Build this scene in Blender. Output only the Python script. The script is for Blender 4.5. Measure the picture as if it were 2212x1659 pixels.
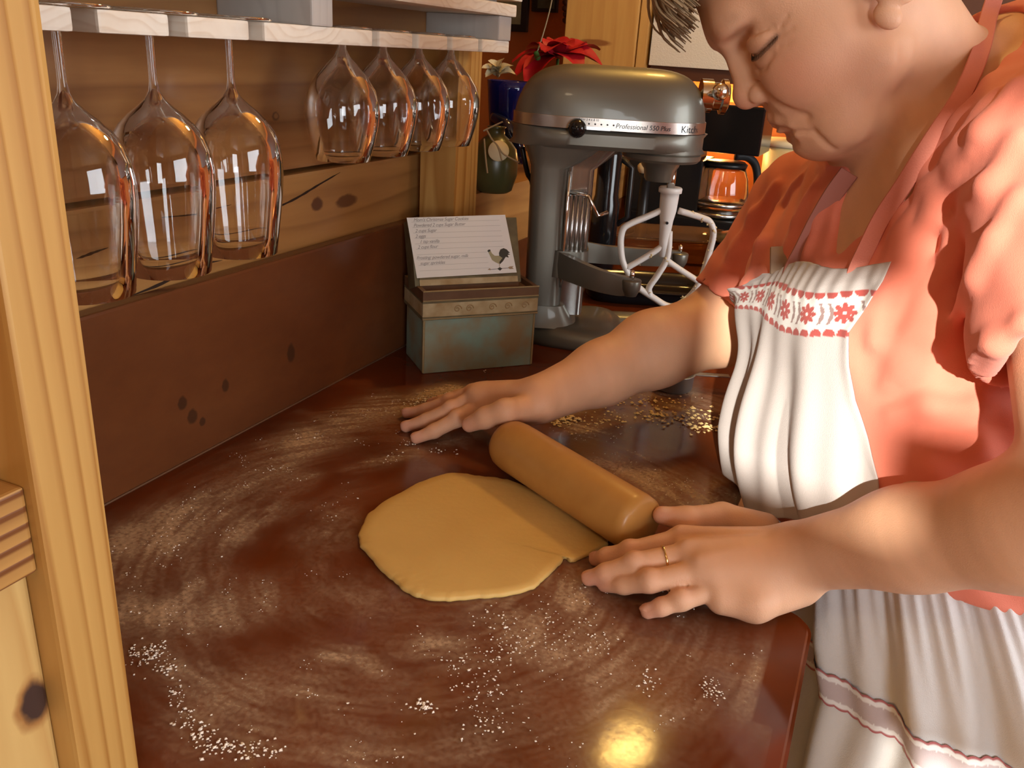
import bpy, bmesh, math, random
import numpy as np
from mathutils import Vector, Matrix

for o in list(bpy.data.objects):
    bpy.data.objects.remove(o, do_unlink=True)
scene = bpy.context.scene
COL = scene.collection
random.seed(7)
rng = np.random.default_rng(7)

# ------------------------------------------------------------------ camera
# world: counter top is z = 0, the plank wall runs along +Y at x = -0.635
FPX, CX, CY = 1853.0, 1106.0, 829.5
PITCH, ROLL, AZ, CAMH = math.radians(21.386), math.radians(3.642), math.radians(22.682), 0.42
FWD = np.array([-math.sin(AZ)*math.cos(PITCH), math.cos(AZ)*math.cos(PITCH), -math.sin(PITCH)])
_r = np.array([math.cos(AZ), math.sin(AZ), 0.0]); _u = np.cross(_r, FWD)
RGT = _r*math.cos(ROLL) + _u*math.sin(ROLL)
UPV = -_r*math.sin(ROLL) + _u*math.cos(ROLL)
CAM = np.array([0.0, 0.0, CAMH])
cd = bpy.data.cameras.new('camera'); cam = bpy.data.objects.new('camera', cd); COL.objects.link(cam)
cd.sensor_fit = 'HORIZONTAL'; cd.sensor_width = 36.0; cd.lens = 36.0*FPX/2212.0
cd.clip_start = 0.02; cd.clip_end = 60
cam.matrix_world = Matrix(((RGT[0], UPV[0], -FWD[0], CAM[0]), (RGT[1], UPV[1], -FWD[1], CAM[1]), (RGT[2], UPV[2], -FWD[2], CAM[2]), (0, 0, 0, 1)))
scene.camera = cam

def nz(v):
    v = np.asarray(v, float); return v/np.linalg.norm(v)
def ray(x, y): return RGT*(x-CX)/FPX - UPV*(y-CY)/FPX + FWD
def at(x, y, d): return CAM + ray(x, y)*d          # point seen at photo position x, y at camera depth d
def onp(x, y, p, n):
    d = ray(x, y); return CAM + d*(((np.asarray(p)-CAM)@n)/(d@n))
def onx(x, y, v): return onp(x, y, np.array([v, 0, 0]), np.array([1., 0, 0]))
def ony(x, y, v): return onp(x, y, np.array([0, v, 0]), np.array([0, 1., 0]))
def onz(x, y, v=0.0): return onp(x, y, np.array([0, 0, v]), np.array([0, 0, 1.]))

# ------------------------------------------------------------------ world, sun, daylight
scene.view_settings.view_transform = 'Standard'
scene.view_settings.look = 'None'
scene.view_settings.gamma = 1.0
scene.view_settings.use_curve_mapping = False
scene.view_settings.exposure = -0.12
w = bpy.data.worlds.new('sky'); scene.world = w; w.use_nodes = True
nt = w.node_tree; bg = nt.nodes['Background']
bg.inputs['Color'].default_value = (0.80, 0.90, 1.0, 1); bg.inputs['Strength'].default_value = 1.6

SUN = nz((0.19, -0.93, 0.33))                     # towards the sun
sl = bpy.data.lights.new('sun', 'SUN'); sl.energy = 10.5; sl.angle = math.radians(0.9); sl.color = (1.0, 0.95, 0.84)
so = bpy.data.objects.new('sun', sl); COL.objects.link(so)
so.rotation_euler = Vector(SUN).to_track_quat('Z', 'Y').to_euler()

def area(name, loc, direction, sx, sy, power, color):
    l = bpy.data.lights.new(name, 'AREA'); l.shape = 'RECTANGLE'; l.size = sx; l.size_y = sy; l.energy = power; l.color = color
    o = bpy.data.objects.new(name, l); COL.objects.link(o); o.location = loc
    o.rotation_euler = Vector(direction).to_track_quat('-Z', 'Y').to_euler(); return o
# daylight coming in through the openings of the room
area('window_daylight_right', (2.28, 0.45, 0.62), (-1, 0, -0.05), 1.5, 1.1, 52, (0.93, 0.97, 1.0))
area('window_daylight_rear', (1.48, -1.80, 0.57), (-0.5, 1, -0.05), 0.62, 1.1, 30, (0.93, 0.97, 1.0))

# ------------------------------------------------------------------ helpers
def setp(o, label=None, cat=None, group=None, kind=None):
    if label: o['label'] = label
    if cat: o['category'] = cat
    if group: o['group'] = group
    if kind: o['kind'] = kind
    return o
def empty(name, loc=(0, 0, 0)):
    o = bpy.data.objects.new(name, None); COL.objects.link(o); o.location = loc; o.empty_display_size = 0.02; return o
def par(o, p):
    if p is not None:
        o.parent = p
        o.matrix_parent_inverse = Matrix.Translation(p.location).inverted() if p.type == 'EMPTY' else Matrix.Identity(4)
    return o
def link(name, me, m=None, parent=None, smooth=False):
    o = bpy.data.objects.new(name, me); COL.objects.link(o)
    if m is not None and len(me.materials) == 0: me.materials.append(m)
    if smooth:
        me.polygons.foreach_set('use_smooth', [True]*len(me.polygons))
    return par(o, parent)

class MB:
    """collects simple shapes into one mesh"""
    def __init__(s): s.v = []; s.f = []
    def add(s, vs, fs):
        n = len(s.v); s.v += [tuple(map(float, p)) for p in vs]; s.f += [tuple(i+n for i in f) for f in fs]; return s
    def box(s, lo, hi, M=None, bev=0.0):
        x0, y0, z0 = lo; x1, y1, z1 = hi
        if bev <= 0:
            vs = [(x0,y0,z0),(x1,y0,z0),(x1,y1,z0),(x0,y1,z0),(x0,y0,z1),(x1,y0,z1),(x1,y1,z1),(x0,y1,z1)]
            fs = [(0,3,2,1),(4,5,6,7),(0,1,5,4),(1,2,6,5),(2,3,7,6),(3,0,4,7)]
        else:
            bm = bmesh.new(); bmesh.ops.create_cube(bm, size=1.0)
            for q in bm.verts: q.co = Vector(((x0+x1)/2+q.co.x*(x1-x0), (y0+y1)/2+q.co.y*(y1-y0), (z0+z1)/2+q.co.z*(z1-z0)))
            bmesh.ops.bevel(bm, geom=bm.edges[:], offset=bev, segments=2, affect='EDGES', profile=0.7)
            bm.verts.index_update(); vs = [tuple(q.co) for q in bm.verts]; fs = [tuple(q.index for q in f.verts) for f in bm.faces]; bm.free()
        if M is not None: vs = [tuple(M @ Vector(p)) for p in vs]
        return s.add(vs, fs)
    def lathe(s, prof, seg=32, M=None, closed=False):
        """prof: (radius, height) around local Z"""
        vs = []; fs = []; n = len(prof)
        for r, z in prof:
            for k in range(seg):
                a = 2*math.pi*k/seg; vs.append((r*math.cos(a), r*math.sin(a), z))
        for i in range(n if closed else n-1):
            j = (i+1) % n
            for k in range(seg):
                l = (k+1) % seg; fs.append((i*seg+k, i*seg+l, j*seg+l, j*seg+k))
        if not closed:
            if prof[0][0] > 1e-6: fs.append(tuple(reversed(range(seg))))
            if prof[-1][0] > 1e-6: fs.append(tuple(range((n-1)*seg, n*seg)))
        if M is not None: vs = [tuple(M @ Vector(p)) for p in vs]
        return s.add(vs, fs)
    def tube(s, pts, rad, seg=10, flat=None, fs_=1.0, cap=True):
        """swept tube through points; flat: axis along which the section is scaled by fs_"""
        P = [np.asarray(p, float) for p in pts]; n = len(P)
        R = rad if hasattr(rad, '__len__') else [rad]*n
        T = [nz(P[min(i+1, n-1)]-P[max(i-1, 0)]) for i in range(n)]
        a = np.array([0, 0, 1.]) if abs(T[0][2]) < 0.9 else np.array([1., 0, 0])
        N = nz(np.cross(T[0], a)); vs = []; fs = []
        for i in range(n):
            N = nz(N - (N@T[i])*T[i]); B = np.cross(T[i], N)
            for k in range(seg):
                an = 2*math.pi*k/seg; off = R[i]*(math.cos(an)*N + math.sin(an)*B)
                if flat is not None: off = off + flat*(off@flat)*(fs_-1)
                vs.append(P[i]+off)
        for i in range(n-1):
            for k in range(seg):
                l = (k+1) % seg; fs.append((i*seg+k, i*seg+l, (i+1)*seg+l, (i+1)*seg+k))
        if cap: fs.append(tuple(reversed(range(seg)))); fs.append(tuple(range((n-1)*seg, n*seg)))
        return s.add(vs, fs)
    def prism(s, poly, z0, z1, M=None):
        n = len(poly)
        vs = [(p[0], p[1], z0) for p in poly] + [(p[0], p[1], z1) for p in poly]
        ar = sum(poly[i][0]*poly[(i+1) % n][1]-poly[(i+1) % n][0]*poly[i][1] for i in range(n))
        fs = [tuple(reversed(range(n))), tuple(range(n, 2*n))] + [(i, (i+1) % n, n+(i+1) % n, n+i) for i in range(n)]
        if ar < 0: fs = [tuple(reversed(f)) for f in fs]
        if M is not None: vs = [tuple(M @ Vector(p)) for p in vs]
        return s.add(vs, fs)
    def mesh(s, name):
        me = bpy.data.meshes.new(name); me.from_pydata(s.v, [], s.f); me.update(); return me
    def build(s, name, m, parent=None, smooth=False, sharp=None):
        me = s.mesh(name); o = link(name, me, m, parent, smooth)
        if sharp is not None:
            me.polygons.foreach_set('use_smooth', [True]*len(me.polygons))
            try: me.set_sharp_from_angle(angle=math.radians(sharp))
            except Exception: pass
        return o
def frame(o, ex, ey, ez):
    return Matrix(((ex[0], ey[0], ez[0], o[0]), (ex[1], ey[1], ez[1], o[1]), (ex[2], ey[2], ez[2], o[2]), (0, 0, 0, 1)))
def smoothpts(pts, n=6):
    """Catmull-Rom through points"""
    P = [np.asarray(p, float) for p in pts]; P = [2*P[0]-P[1]] + P + [2*P[-1]-P[-2]]; out = []
    for i in range(1, len(P)-2):
        for k in range(n):
            t = k/n
            out.append(0.5*((2*P[i]) + (-P[i-1]+P[i+1])*t + (2*P[i-1]-5*P[i]+4*P[i+1]-P[i+2])*t*t + (-P[i-1]+3*P[i]-3*P[i+1]+P[i+2])*t**3))
    out.append(P[-2]); return out
def fastmesh(name, V, Q):
    V = np.asarray(V, np.float32); Q = np.asarray(Q, np.int32)
    me = bpy.data.meshes.new(name); k = Q.shape[1]
    me.vertices.add(len(V)); me.vertices.foreach_set('co', V.ravel())
    me.loops.add(Q.size); me.loops.foreach_set('vertex_index', Q.ravel())
    me.polygons.add(len(Q)); me.polygons.foreach_set('loop_start', np.arange(0, Q.size, k, dtype=np.int32))
    me.update(calc_edges=True); me.validate(); return me
def vattr(me, name, A):
    a = me.attributes.new(name, 'FLOAT_COLOR' if A.ndim == 2 else 'FLOAT', 'POINT')
    if A.ndim == 2:
        B = np.ones((len(A), 4), np.float32); B[:, :3] = A; a.data.foreach_set('color', B.ravel())
    else: a.data.foreach_set('value', A.astype(np.float32))
def vnoise(x, y, seed=0):
    """2-D value noise in numpy"""
    xi = np.floor(x).astype(np.int64); yi = np.floor(y).astype(np.int64); fx = x-xi; fy = y-yi
    fx = fx*fx*(3-2*fx); fy = fy*fy*(3-2*fy)
    def h(a, b):
        n = (a*374761393 + b*668265263 + seed*144665) & 0x7fffffff
        n = ((n ^ (n >> 13))*1274126177) & 0x7fffffff
        return ((n ^ (n >> 16)) & 0xffff)/65535.0
    return (h(xi, yi)*(1-fx)+h(xi+1, yi)*fx)*(1-fy) + (h(xi, yi+1)*(1-fx)+h(xi+1, yi+1)*fx)*fy
def fbm(x, y, o=4, seed=0):
    s = 0; a = 0.5
    for i in range(o): s = s+a*vnoise(x*2**i, y*2**i, seed+i*17); a *= 0.5
    return s

# ------------------------------------------------------------------ materials
def mat(name, col, rough=0.5, metal=0.0, coat=0.0, trans=0.0, ior=1.45, sss=0.0, spec=0.5, bump=None, var=None, emit=None, sheen=0.0):
    m = bpy.data.materials.new(name); m.use_nodes = True; t = m.node_tree; b = t.nodes['Principled BSDF']
    b.inputs['Base Color'].default_value = (*col, 1); b.inputs['Roughness'].default_value = rough; b.inputs['Metallic'].default_value = metal
    b.inputs['Coat Weight'].default_value = coat; b.inputs['Coat Roughness'].default_value = 0.06
    b.inputs['Transmission Weight'].default_value = trans; b.inputs['IOR'].default_value = ior
    b.inputs['Specular IOR Level'].default_value = spec; b.inputs['Sheen Weight'].default_value = sheen
    if sss > 0:
        b.inputs['Subsurface Weight'].default_value = sss; b.inputs['Subsurface Radius'].default_value = (1.0, 0.35, 0.18); b.inputs['Subsurface Scale'].default_value = 0.006
    tc = t.nodes.new('ShaderNodeTexCoord')
    if var:                                     # var = (scale, second colour, contrast)
        n = t.nodes.new('ShaderNodeTexNoise'); n.inputs['Scale'].default_value = var[0]; n.inputs['Detail'].default_value = 6
        t.links.new(tc.outputs['Object'], n.inputs['Vector'])
        r = t.nodes.new('ShaderNodeValToRGB'); r.color_ramp.elements[0].position = 0.5-var[2]; r.color_ramp.elements[1].position = 0.5+var[2]
        r.color_ramp.elements[0].color = (*col, 1); r.color_ramp.elements[1].color = (*var[1], 1)
        t.links.new(n.outputs['Fac'], r.inputs['Fac']); t.links.new(r.outputs['Color'], b.inputs['Base Color'])
    if bump:                                    # bump = (scale, distance)
        n = t.nodes.new('ShaderNodeTexNoise'); n.inputs['Scale'].default_value = bump[0]; n.inputs['Detail'].default_value = 5
        t.links.new(tc.outputs['Object'], n.inputs['Vector'])
        bp = t.nodes.new('ShaderNodeBump'); bp.inputs['Distance'].default_value = bump[1]; bp.inputs['Strength'].default_value = 1.0
        t.links.new(n.outputs['Fac'], bp.inputs['Height']); t.links.new(bp.outputs['Normal'], b.inputs['Normal'])
    if emit:
        b.inputs['Emission Color'].default_value = (*emit[0], 1); b.inputs['Emission Strength'].default_value = emit[1]
    return m
def wood(name, c1, c2, scale=(1, 1, 1), freq=30.0, rough=0.45, dist=4.0, coat=0.0, knots=None, axis='X', ring=0.5):
    """long grain: scale squeezes the coordinates along the grain; freq = growth rings per metre across it"""
    m = bpy.data.materials.new(name); m.use_nodes = True; t = m.node_tree; b = t.nodes['Principled BSDF']; L = t.links.new
    tc = t.nodes.new('ShaderNodeTexCoord'); oi = t.nodes.new('ShaderNodeObjectInfo')
    vm = t.nodes.new('ShaderNodeVectorMath'); vm.operation = 'MULTIPLY_ADD'; vm.inputs[1].default_value = (3.1, 5.7, 2.3)
    cx = t.nodes.new('ShaderNodeCombineXYZ')
    for i in range(3): L(oi.outputs['Random'], cx.inputs[i])
    L(cx.outputs[0], vm.inputs[0]); L(tc.outputs['Object'], vm.inputs[2])
    mp = t.nodes.new('ShaderNodeMapping'); mp.inputs['Scale'].default_value = scale; L(vm.outputs[0], mp.inputs['Vector'])
    # slow wander of the rings
    n0 = t.nodes.new('ShaderNodeTexNoise'); n0.inputs['Scale'].default_value = 9; n0.inputs['Detail'].default_value = 2; L(mp.outputs[0], n0.inputs['Vector'])
    sp = t.nodes.new('ShaderNodeSeparateXYZ'); L(mp.outputs[0], sp.inputs[0])
    a1 = t.nodes.new('ShaderNodeMath'); a1.operation = 'MULTIPLY_ADD'; a1.inputs[1].default_value = dist*0.035; L(n0.outputs['Fac'], a1.inputs[0]); L(sp.outputs[axis], a1.inputs[2])
    a2 = t.nodes.new('ShaderNodeMath'); a2.operation = 'MULTIPLY'; a2.inputs[1].default_value = freq; L(a1.outputs[0], a2.inputs[0])
    a3 = t.nodes.new('ShaderNodeMath'); a3.operation = 'FRACT'; L(a2.outputs[0], a3.inputs[0])
    rg = t.nodes.new('ShaderNodeValToRGB'); e = rg.color_ramp.elements; e[0].position = 0.0; e[0].color = (0, 0, 0, 1); e[1].position = 1.0; e[1].color = (0, 0, 0, 1)
    q = e.new(0.55); q.color = (0.18, 0.18, 0.18, 1); q = e.new(0.86); q.color = (1, 1, 1, 1); L(a3.outputs[0], rg.inputs['Fac'])
    nf = t.nodes.new('ShaderNodeTexNoise'); nf.inputs['Scale'].default_value = 90; nf.inputs['Detail'].default_value = 5; L(mp.outputs[0], nf.inputs['Vector'])
    nb = t.nodes.new('ShaderNodeTexNoise'); nb.inputs['Scale'].default_value = 11; nb.inputs['Detail'].default_value = 3; L(mp.outputs[0], nb.inputs['Vector'])
    s1 = t.nodes.new('ShaderNodeMath'); s1.operation = 'MULTIPLY'; s1.inputs[1].default_value = ring; L(rg.outputs['Color'], s1.inputs[0])
    s2 = t.nodes.new('ShaderNodeMath'); s2.operation = 'MULTIPLY_ADD'; s2.inputs[1].default_value = 0.35; L(nf.outputs['Fac'], s2.inputs[0]); L(s1.outputs[0], s2.inputs[2])
    s3 = t.nodes.new('ShaderNodeMath'); s3.operation = 'MULTIPLY_ADD'; s3.inputs[1].default_value = 0.75; L(nb.outputs['Fac'], s3.inputs[0]); L(s2.outputs[0], s3.inputs[2])
    r = t.nodes.new('ShaderNodeValToRGB'); r.color_ramp.elements[0].position = 0.34; r.color_ramp.elements[1].position = 1.05
    r.color_ramp.elements[0].color = (*c1, 1); r.color_ramp.elements[1].color = (*c2, 1); L(s3.outputs[0], r.inputs['Fac'])
    out = r.outputs['Color']
    def mixc(fac, colr, src):
        n = t.nodes.new('ShaderNodeMix'); n.data_type = 'RGBA'; L(fac, n.inputs[0]); L(src, n.inputs[6]); n.inputs[7].default_value = (*colr, 1); return n.outputs[2]
    for k in (knots or []):                     # (x, y, z, rx, ry, rz, colour)
        s = t.nodes.new('ShaderNodeVectorMath'); s.operation = 'SUBTRACT'; s.inputs[1].default_value = k[:3]; L(tc.outputs['Object'], s.inputs[0])
        dv = t.nodes.new('ShaderNodeVectorMath'); dv.operation = 'DIVIDE'; dv.inputs[1].default_value = k[3:6]; L(s.outputs[0], dv.inputs[0])
        nn = t.nodes.new('ShaderNodeTexNoise'); nn.inputs['Scale'].default_value = 1.6; L(dv.outputs[0], nn.inputs['Vector'])
        ad = t.nodes.new('ShaderNodeVectorMath'); ad.operation = 'MULTIPLY_ADD'; ad.inputs[1].default_value = (0.4, 0.4, 0.4); L(nn.outputs['Color'], ad.inputs[0]); L(dv.outputs[0], ad.inputs[2])
        ln = t.nodes.new('ShaderNodeVectorMath'); ln.operation = 'LENGTH'; L(ad.outputs[0], ln.inputs[0])
        rr = t.nodes.new('ShaderNodeValToRGB'); rr.color_ramp.elements[0].position = 0.70; rr.color_ramp.elements[0].color = (1, 1, 1, 1)
        rr.color_ramp.elements[1].position = 1.0; rr.color_ramp.elements[1].color = (0, 0, 0, 1); L(ln.outputs['Value'], rr.inputs['Fac'])
        out = mixc(rr.outputs['Color'], k[6], out)
    L(out, b.inputs['Base Color'])
    b.inputs['Roughness'].default_value = rough; b.inputs['Coat Weight'].default_value = coat; b.inputs['Coat Roughness'].default_value = 0.15
    bp = t.nodes.new('ShaderNodeBump'); bp.inputs['Distance'].default_value = 0.0005; bp.inputs['Strength'].default_value = 0.5; L(s3.outputs[0], bp.inputs['Height']); L(bp.outputs['Normal'], b.inputs['Normal'])
    return m
def attrmat(name, attr, rough=0.6, sss=0.0, bump=None, sheen=0.0, spec=0.4):
    m = mat(name, (0.8, 0.8, 0.8), rough, sss=sss, bump=bump, sheen=sheen, spec=spec); t = m.node_tree
    a = t.nodes.new('ShaderNodeAttribute'); a.attribute_name = attr
    t.links.new(a.outputs['Color'], t.nodes['Principled BSDF'].inputs['Base Color']); return m

M_POST = wood('pine_post', (0.57, 0.33, 0.095), (0.33, 0.14, 0.025), (1, 1, 0.05), 70, 0.45, 3.2, 0.1, axis='Y', ring=0.42)
M_PLANK = wood('wall_plank', (0.40, 0.19, 0.06), (0.17, 0.065, 0.018), (1, 0.10, 1), 28, 0.4, 4.0, 0.25, axis='Z', ring=0.22,
               knots=[(-0.636, 0.80, 0.335, 0.03, 0.007, 0.006, (0.12, 0.05, 0.018)), (-0.636, 0.80, 0.335, 0.03, 0.004, 0.0035, (0.24, 0.11, 0.035))])
M_BEAM = wood('pale_beam', (0.50, 0.26, 0.08), (0.24, 0.10, 0.026), (1, 0.10, 1), 30, 0.42, 5.0, 0.2, axis='Z', ring=0.22,
              knots=[(-0.63, 0.93, 0.228, 0.03, 0.026, 0.010, (0.13, 0.05, 0.016)), (-0.63, 0.865, 0.232, 0.03, 0.013, 0.010, (0.11, 0.04, 0.014))])
M_SHELF = wood('striped_board', (0.60, 0.32, 0.085), (0.17, 0.055, 0.012), (1, 0.04, 1), 110, 0.5, 0.8, axis='Z', ring=0.8)
M_WHITE = wood('whitewashed_pine', (0.80, 0.73, 0.62), (0.62, 0.50, 0.38), (0.3, 1, 1), 120, 0.6, 3.0, axis='Z', ring=0.3)
M_WHITE2 = wood('whitewashed_grey', (0.46, 0.42, 0.38), (0.34, 0.30, 0.27), (1, 1, 0.3), 60, 0.6, 5.0, axis='Y', ring=0.2)
M_CAB = wood('cupboard_pine', (0.66, 0.40, 0.13), (0.46, 0.22, 0.055), (1, 1, 0.10), 22, 0.45, 5.0, 0.1, axis='X', ring=0.22,
             knots=[(-0.80, 2.37, 0.447, 0.055, 0.1, 0.010, (0.30, 0.12, 0.035))])
M_COUNTER = mat('counter_laminate', (0.165, 0.034, 0.007), 0.11, spec=0.34, var=(9.0, (0.085, 0.018, 0.005), 0.25), bump=(60, 0.00006))
def _st(x, y, a, b): p = onx(x, y, -0.612); return (p[0], p[1]-a*0.2, p[2]-b*0.2, 0.05, a, b, (0.062, 0.024, 0.011))
M_SPLASH = wood('backsplash_laminate', (0.165, 0.055, 0.018), (0.095, 0.030, 0.012), (1, 0.5, 1), 6, 0.24, 4.0, axis='Z', ring=0.05,
                knots=[_st(398, 862, 0.007, 0.009), (_st(420, 890, 0.008, 0.010)), _st(490, 825, 0.006, 0.009), _st(632, 752, 0.008, 0.014), _st(440, 905, 0.005, 0.006)])
M_ORANGE = mat('orange_plaster', (0.50, 0.15, 0.03), 0.8, var=(6, (0.42, 0.115, 0.022), 0.25), bump=(40, 0.002))
M_PLASTER = wood('pine_cladding', (0.52, 0.31, 0.12), (0.36, 0.18, 0.06), (1, 0.1, 0.1), 24, 0.5, 4.0, axis='X', ring=0.2)
M_FLOOR = wood('floor_boards', (0.30, 0.15, 0.06), (0.18, 0.08, 0.03), (1, 0.1, 1), 14, 0.4, 4.0, axis='X', ring=0.2)
M_GLASS = mat('clear_glass', (1, 1, 1), 0.0, trans=1.0, ior=1.38)
M_BLACK = mat('black_plastic', (0.012, 0.012, 0.013), 0.35)
M_BLACKG = mat('black_gloss', (0.008, 0.008, 0.009), 0.12)
M_CHROME = mat('chrome', (0.75, 0.74, 0.72), 0.12, metal=1.0)
M_STEEL = mat('steel', (0.55, 0.54, 0.52), 0.25, metal=1.0)
M_PAPER = mat('paper', (0.80, 0.82, 0.80), 0.8)
M_INK = mat('ink', (0.27, 0.27, 0.28), 0.9)

# ------------------------------------------------------------------ the room
def structure(o): o['kind'] = 'structure'; return o
FZ, CZ = -0.91, 1.50
structure(MB().box((-2.6, -1.95, FZ-0.05), (2.5, 3.4, FZ)).build('floor', M_FLOOR))
structure(MB().box((-2.6, -1.95, CZ), (2.5, 3.4, CZ+0.06)).build('ceiling', M_PLASTER))
# plank wall on the left, each log-thick plank a piece of its own
wl = structure(MB().box((-0.72, -1.85, FZ), (-0.662, 1.24, CZ)).build('wall_left', M_PLANK))
for z0, z1, xf, mm in ((-0.90, -0.060, -0.645, M_PLANK), (-0.056, 0.270, -0.630, M_BEAM), (0.274, 0.57, -0.636, M_PLANK), (0.574, 0.86, -0.634, M_PLANK), (0.864, 1.16, -0.635, M_PLANK), (1.164, 1.495, -0.634, M_PLANK)):
    MB().box((-0.664, -1.84, z0), (xf, 1.235, z1), bev=0.004).build('plank', mm, wl)
# drying cracks along the pale plank
def crack(pts, wd):
    m = MB(); P = [np.array((-0.6297, y, z)) for y, z in pts]
    P = smoothpts(P, 5); vs = []
    for i, p in enumerate(P):
        t = i/(len(P)-1); h = wd*math.sin(math.pi*min(1, t*1.02+0.02))**0.6*(0.6+0.6*random.random())+0.0002
        vs += [p+np.array((0, 0, h)), p-np.array((0, 0, h))]
    m.add(vs, [(2*i, 2*i+1, 2*i+3, 2*i+2) for i in range(len(P)-1)]); return m
M_CRACK = mat('crack', (0.03, 0.012, 0.005), 0.9)
cr = MB()
for pix, wd in (([(590, 452), (640, 428), (690, 398), (735, 372)], 0.0016), ([(425, 560), (470, 545), (530, 520), (600, 478)], 0.0012), ([(280, 640), (350, 612), (420, 575), (480, 562)], 0.0018), ([(165, 560), (195, 548), (230, 535)], 0.0012), ([(350, 470), (420, 462), (500, 442)], 0.0006)):
    c_ = crack([(onx(x, y, -0.63)[1], onx(x, y, -0.63)[2]) for x, y in pix], wd); cr.add(c_.v, c_.f)
cr.build('crack', M_CRACK, wl)
# opening to the next room beyond the post: low wall with a timber sill
hw = structure(MB().box((-0.72, 1.24, FZ), (-0.6305, 2.62, 0.0885)).build('wall_low', M_PLANK))
MB().box((-0.80, 1.2405, 0.088), (-0.612, 2.60, 0.196)).box((-0.6296, 1.152, 0.184), (-0.612, 1.2405, 0.196)).box((-0.6296, 1.2005, 0.088), (-0.612, 1.2405, 0.184)).build('sill_beam', M_BEAM, hw)
structure(MB().box((-2.55, -1.9, FZ), (-2.5, 3.3, CZ)).build('wall_next_room_side', M_ORANGE))
structure(MB().box((-2.5, 3.05, FZ), (-0.72, 3.1, CZ)).build('wall_next_room', M_ORANGE))
structure(MB().box((-0.72, 2.62, FZ), (2.4, 2.68, CZ)).build('wall_far', M_ORANGE))
# right wall with its window
def wall_x(name, x0, x1, y0, y1, hole):
    h0, h1, k0, k1 = hole
    m = MB().box((x0, y0, FZ), (x1, h0, CZ)).box((x0, h1, FZ), (x1, y1, CZ)).box((x0, h0, FZ), (x1, h1, k0)).box((x0, h0, k1), (x1, h1, CZ))
    return structure(m.build(name, M_PLASTER))
wall_x('wall_right', 2.32, 2.40, -1.9, 2.62, (-0.35, 1.25, 0.05, 1.22))
w1 = structure(MB().box((2.31, -0.38, 0.01), (2.36, 1.28, 0.05)).box((2.31, -0.38, 1.22), (2.36, 1.28, 1.26)).box((2.31, -0.38, 0.05), (2.36, -0.35, 1.22)).box((2.31, 1.25, 0.05), (2.36, 1.28, 1.22)).build('window_1', M_CAB))
MB().box((2.33, 0.435, 0.05), (2.35, 0.465, 1.22)).build('mullion', M_CAB, w1)
# rear wall out of view; first three openings are shaped to throw sun patches
YR = -1.86
def through(p): p = np.asarray(p); return p + SUN*((YR-p[1])/SUN[1])
qa = through((-0.095, 0.68, 0.085)); qb = through((0.045, 0.68, 0.30)); qe = through((0.045, 0.68, 0.175)); qf = through((0.26, 0.68, 0.43))
qc = through((0.10, 0.62, -0.50)); qd = through((0.55, 0.62, -0.06))  # opening added so that sun reaches the skirt
openings = [(qa[0], qb[0], qa[2], qb[2]), (qe[0]+0.0001, qf[0], qe[2], qf[2]), (qc[0], qd[0], qc[2], qd[2]), (1.15, 1.81, 0.0, 1.15)]
m = MB(); xs = sorted({-2.5, 2.4} | {v for o in openings for v in o[:2]}); zs = sorted({FZ, CZ} | {v for o in openings for v in o[2:]})
for i in range(len(xs)-1):
    for j in range(len(zs)-1):
        cxm, czm = (xs[i]+xs[i+1])/2, (zs[j]+zs[j+1])/2
        if not any(o[0] < cxm < o[1] and o[2] < czm < o[3] for o in openings):
            m.box((xs[i], YR-0.06, zs[j]), (xs[i+1], YR, zs[j+1]))
structure(m.build('wall_rear', M_PLASTER))
for k, (a, b, c, d) in enumerate(openings[2:]):  # the first frame surrounds the opening added for the skirt
    structure(MB().box((a-0.03, YR-0.001, c-0.03), (b+0.03, YR+0.02, c)).box((a-0.03, YR-0.001, d), (b+0.03, YR+0.02, d+0.03)).box((a-0.03, YR-0.001, c), (a, YR+0.02, d)).box((b, YR-0.001, c), (b+0.03, YR+0.02, d)).build('window_%d' % (k+2), M_CAB))

# ------------------------------------------------------------------ worktop, splashback, base units
def arcpts(cx, cy, r, a0, a1, n=8): return [(cx+r*math.cos(math.radians(a0+(a1-a0)*k/n)), cy+r*math.sin(math.radians(a0+(a1-a0)*k/n))) for k in range(n+1)]
poly = [(-0.6295, -1.3), (0.012, -1.3)] + arcpts(-0.013, 0.624, 0.025, 0, 90) + arcpts(-0.055, 0.674, 0.025, 270, 180) + [(-0.080, 2.60), (-0.6295, 2.60)]
bm = bmesh.new(); vs = [bm.verts.new((p[0], p[1], -0.038)) for p in poly]; f = bm.faces.new(vs)
ex_ = bmesh.ops.extrude_face_region(bm, geom=[f]); top = [g for g in ex_['geom'] if isinstance(g, bmesh.types.BMVert)]
for q in top: q.co.z = 0.0
bmesh.ops.recalc_face_normals(bm, faces=bm.faces)
te = [e for e in bm.edges if all(abs(q.co.z) < 1e-6 for q in e.verts)]
bmesh.ops.bevel(bm, geom=te, offset=0.004, segments=3, affect='EDGES')
me = bpy.data.meshes.new('worktop'); bm.to_mesh(me); bm.free()
wt = link('worktop', me, M_COUNTER)
me.polygons.foreach_set('use_smooth', [True]*len(me.polygons)); me.set_sharp_from_angle(angle=math.radians(35))
setp(wt, 'glossy dark red-brown kitchen worktop dusted with flour', 'worktop')
bs = structure(MB().box((-0.6296, -1.3, 0.0), (-0.612, 1.20, 0.183), bev=0.003).build('backsplash', M_SPLASH))
MB().box((-0.6296, 1.20, 0.0), (-0.612, 2.60, 0.0875), bev=0.002).build('low_splash', M_SPLASH, bs)
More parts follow.
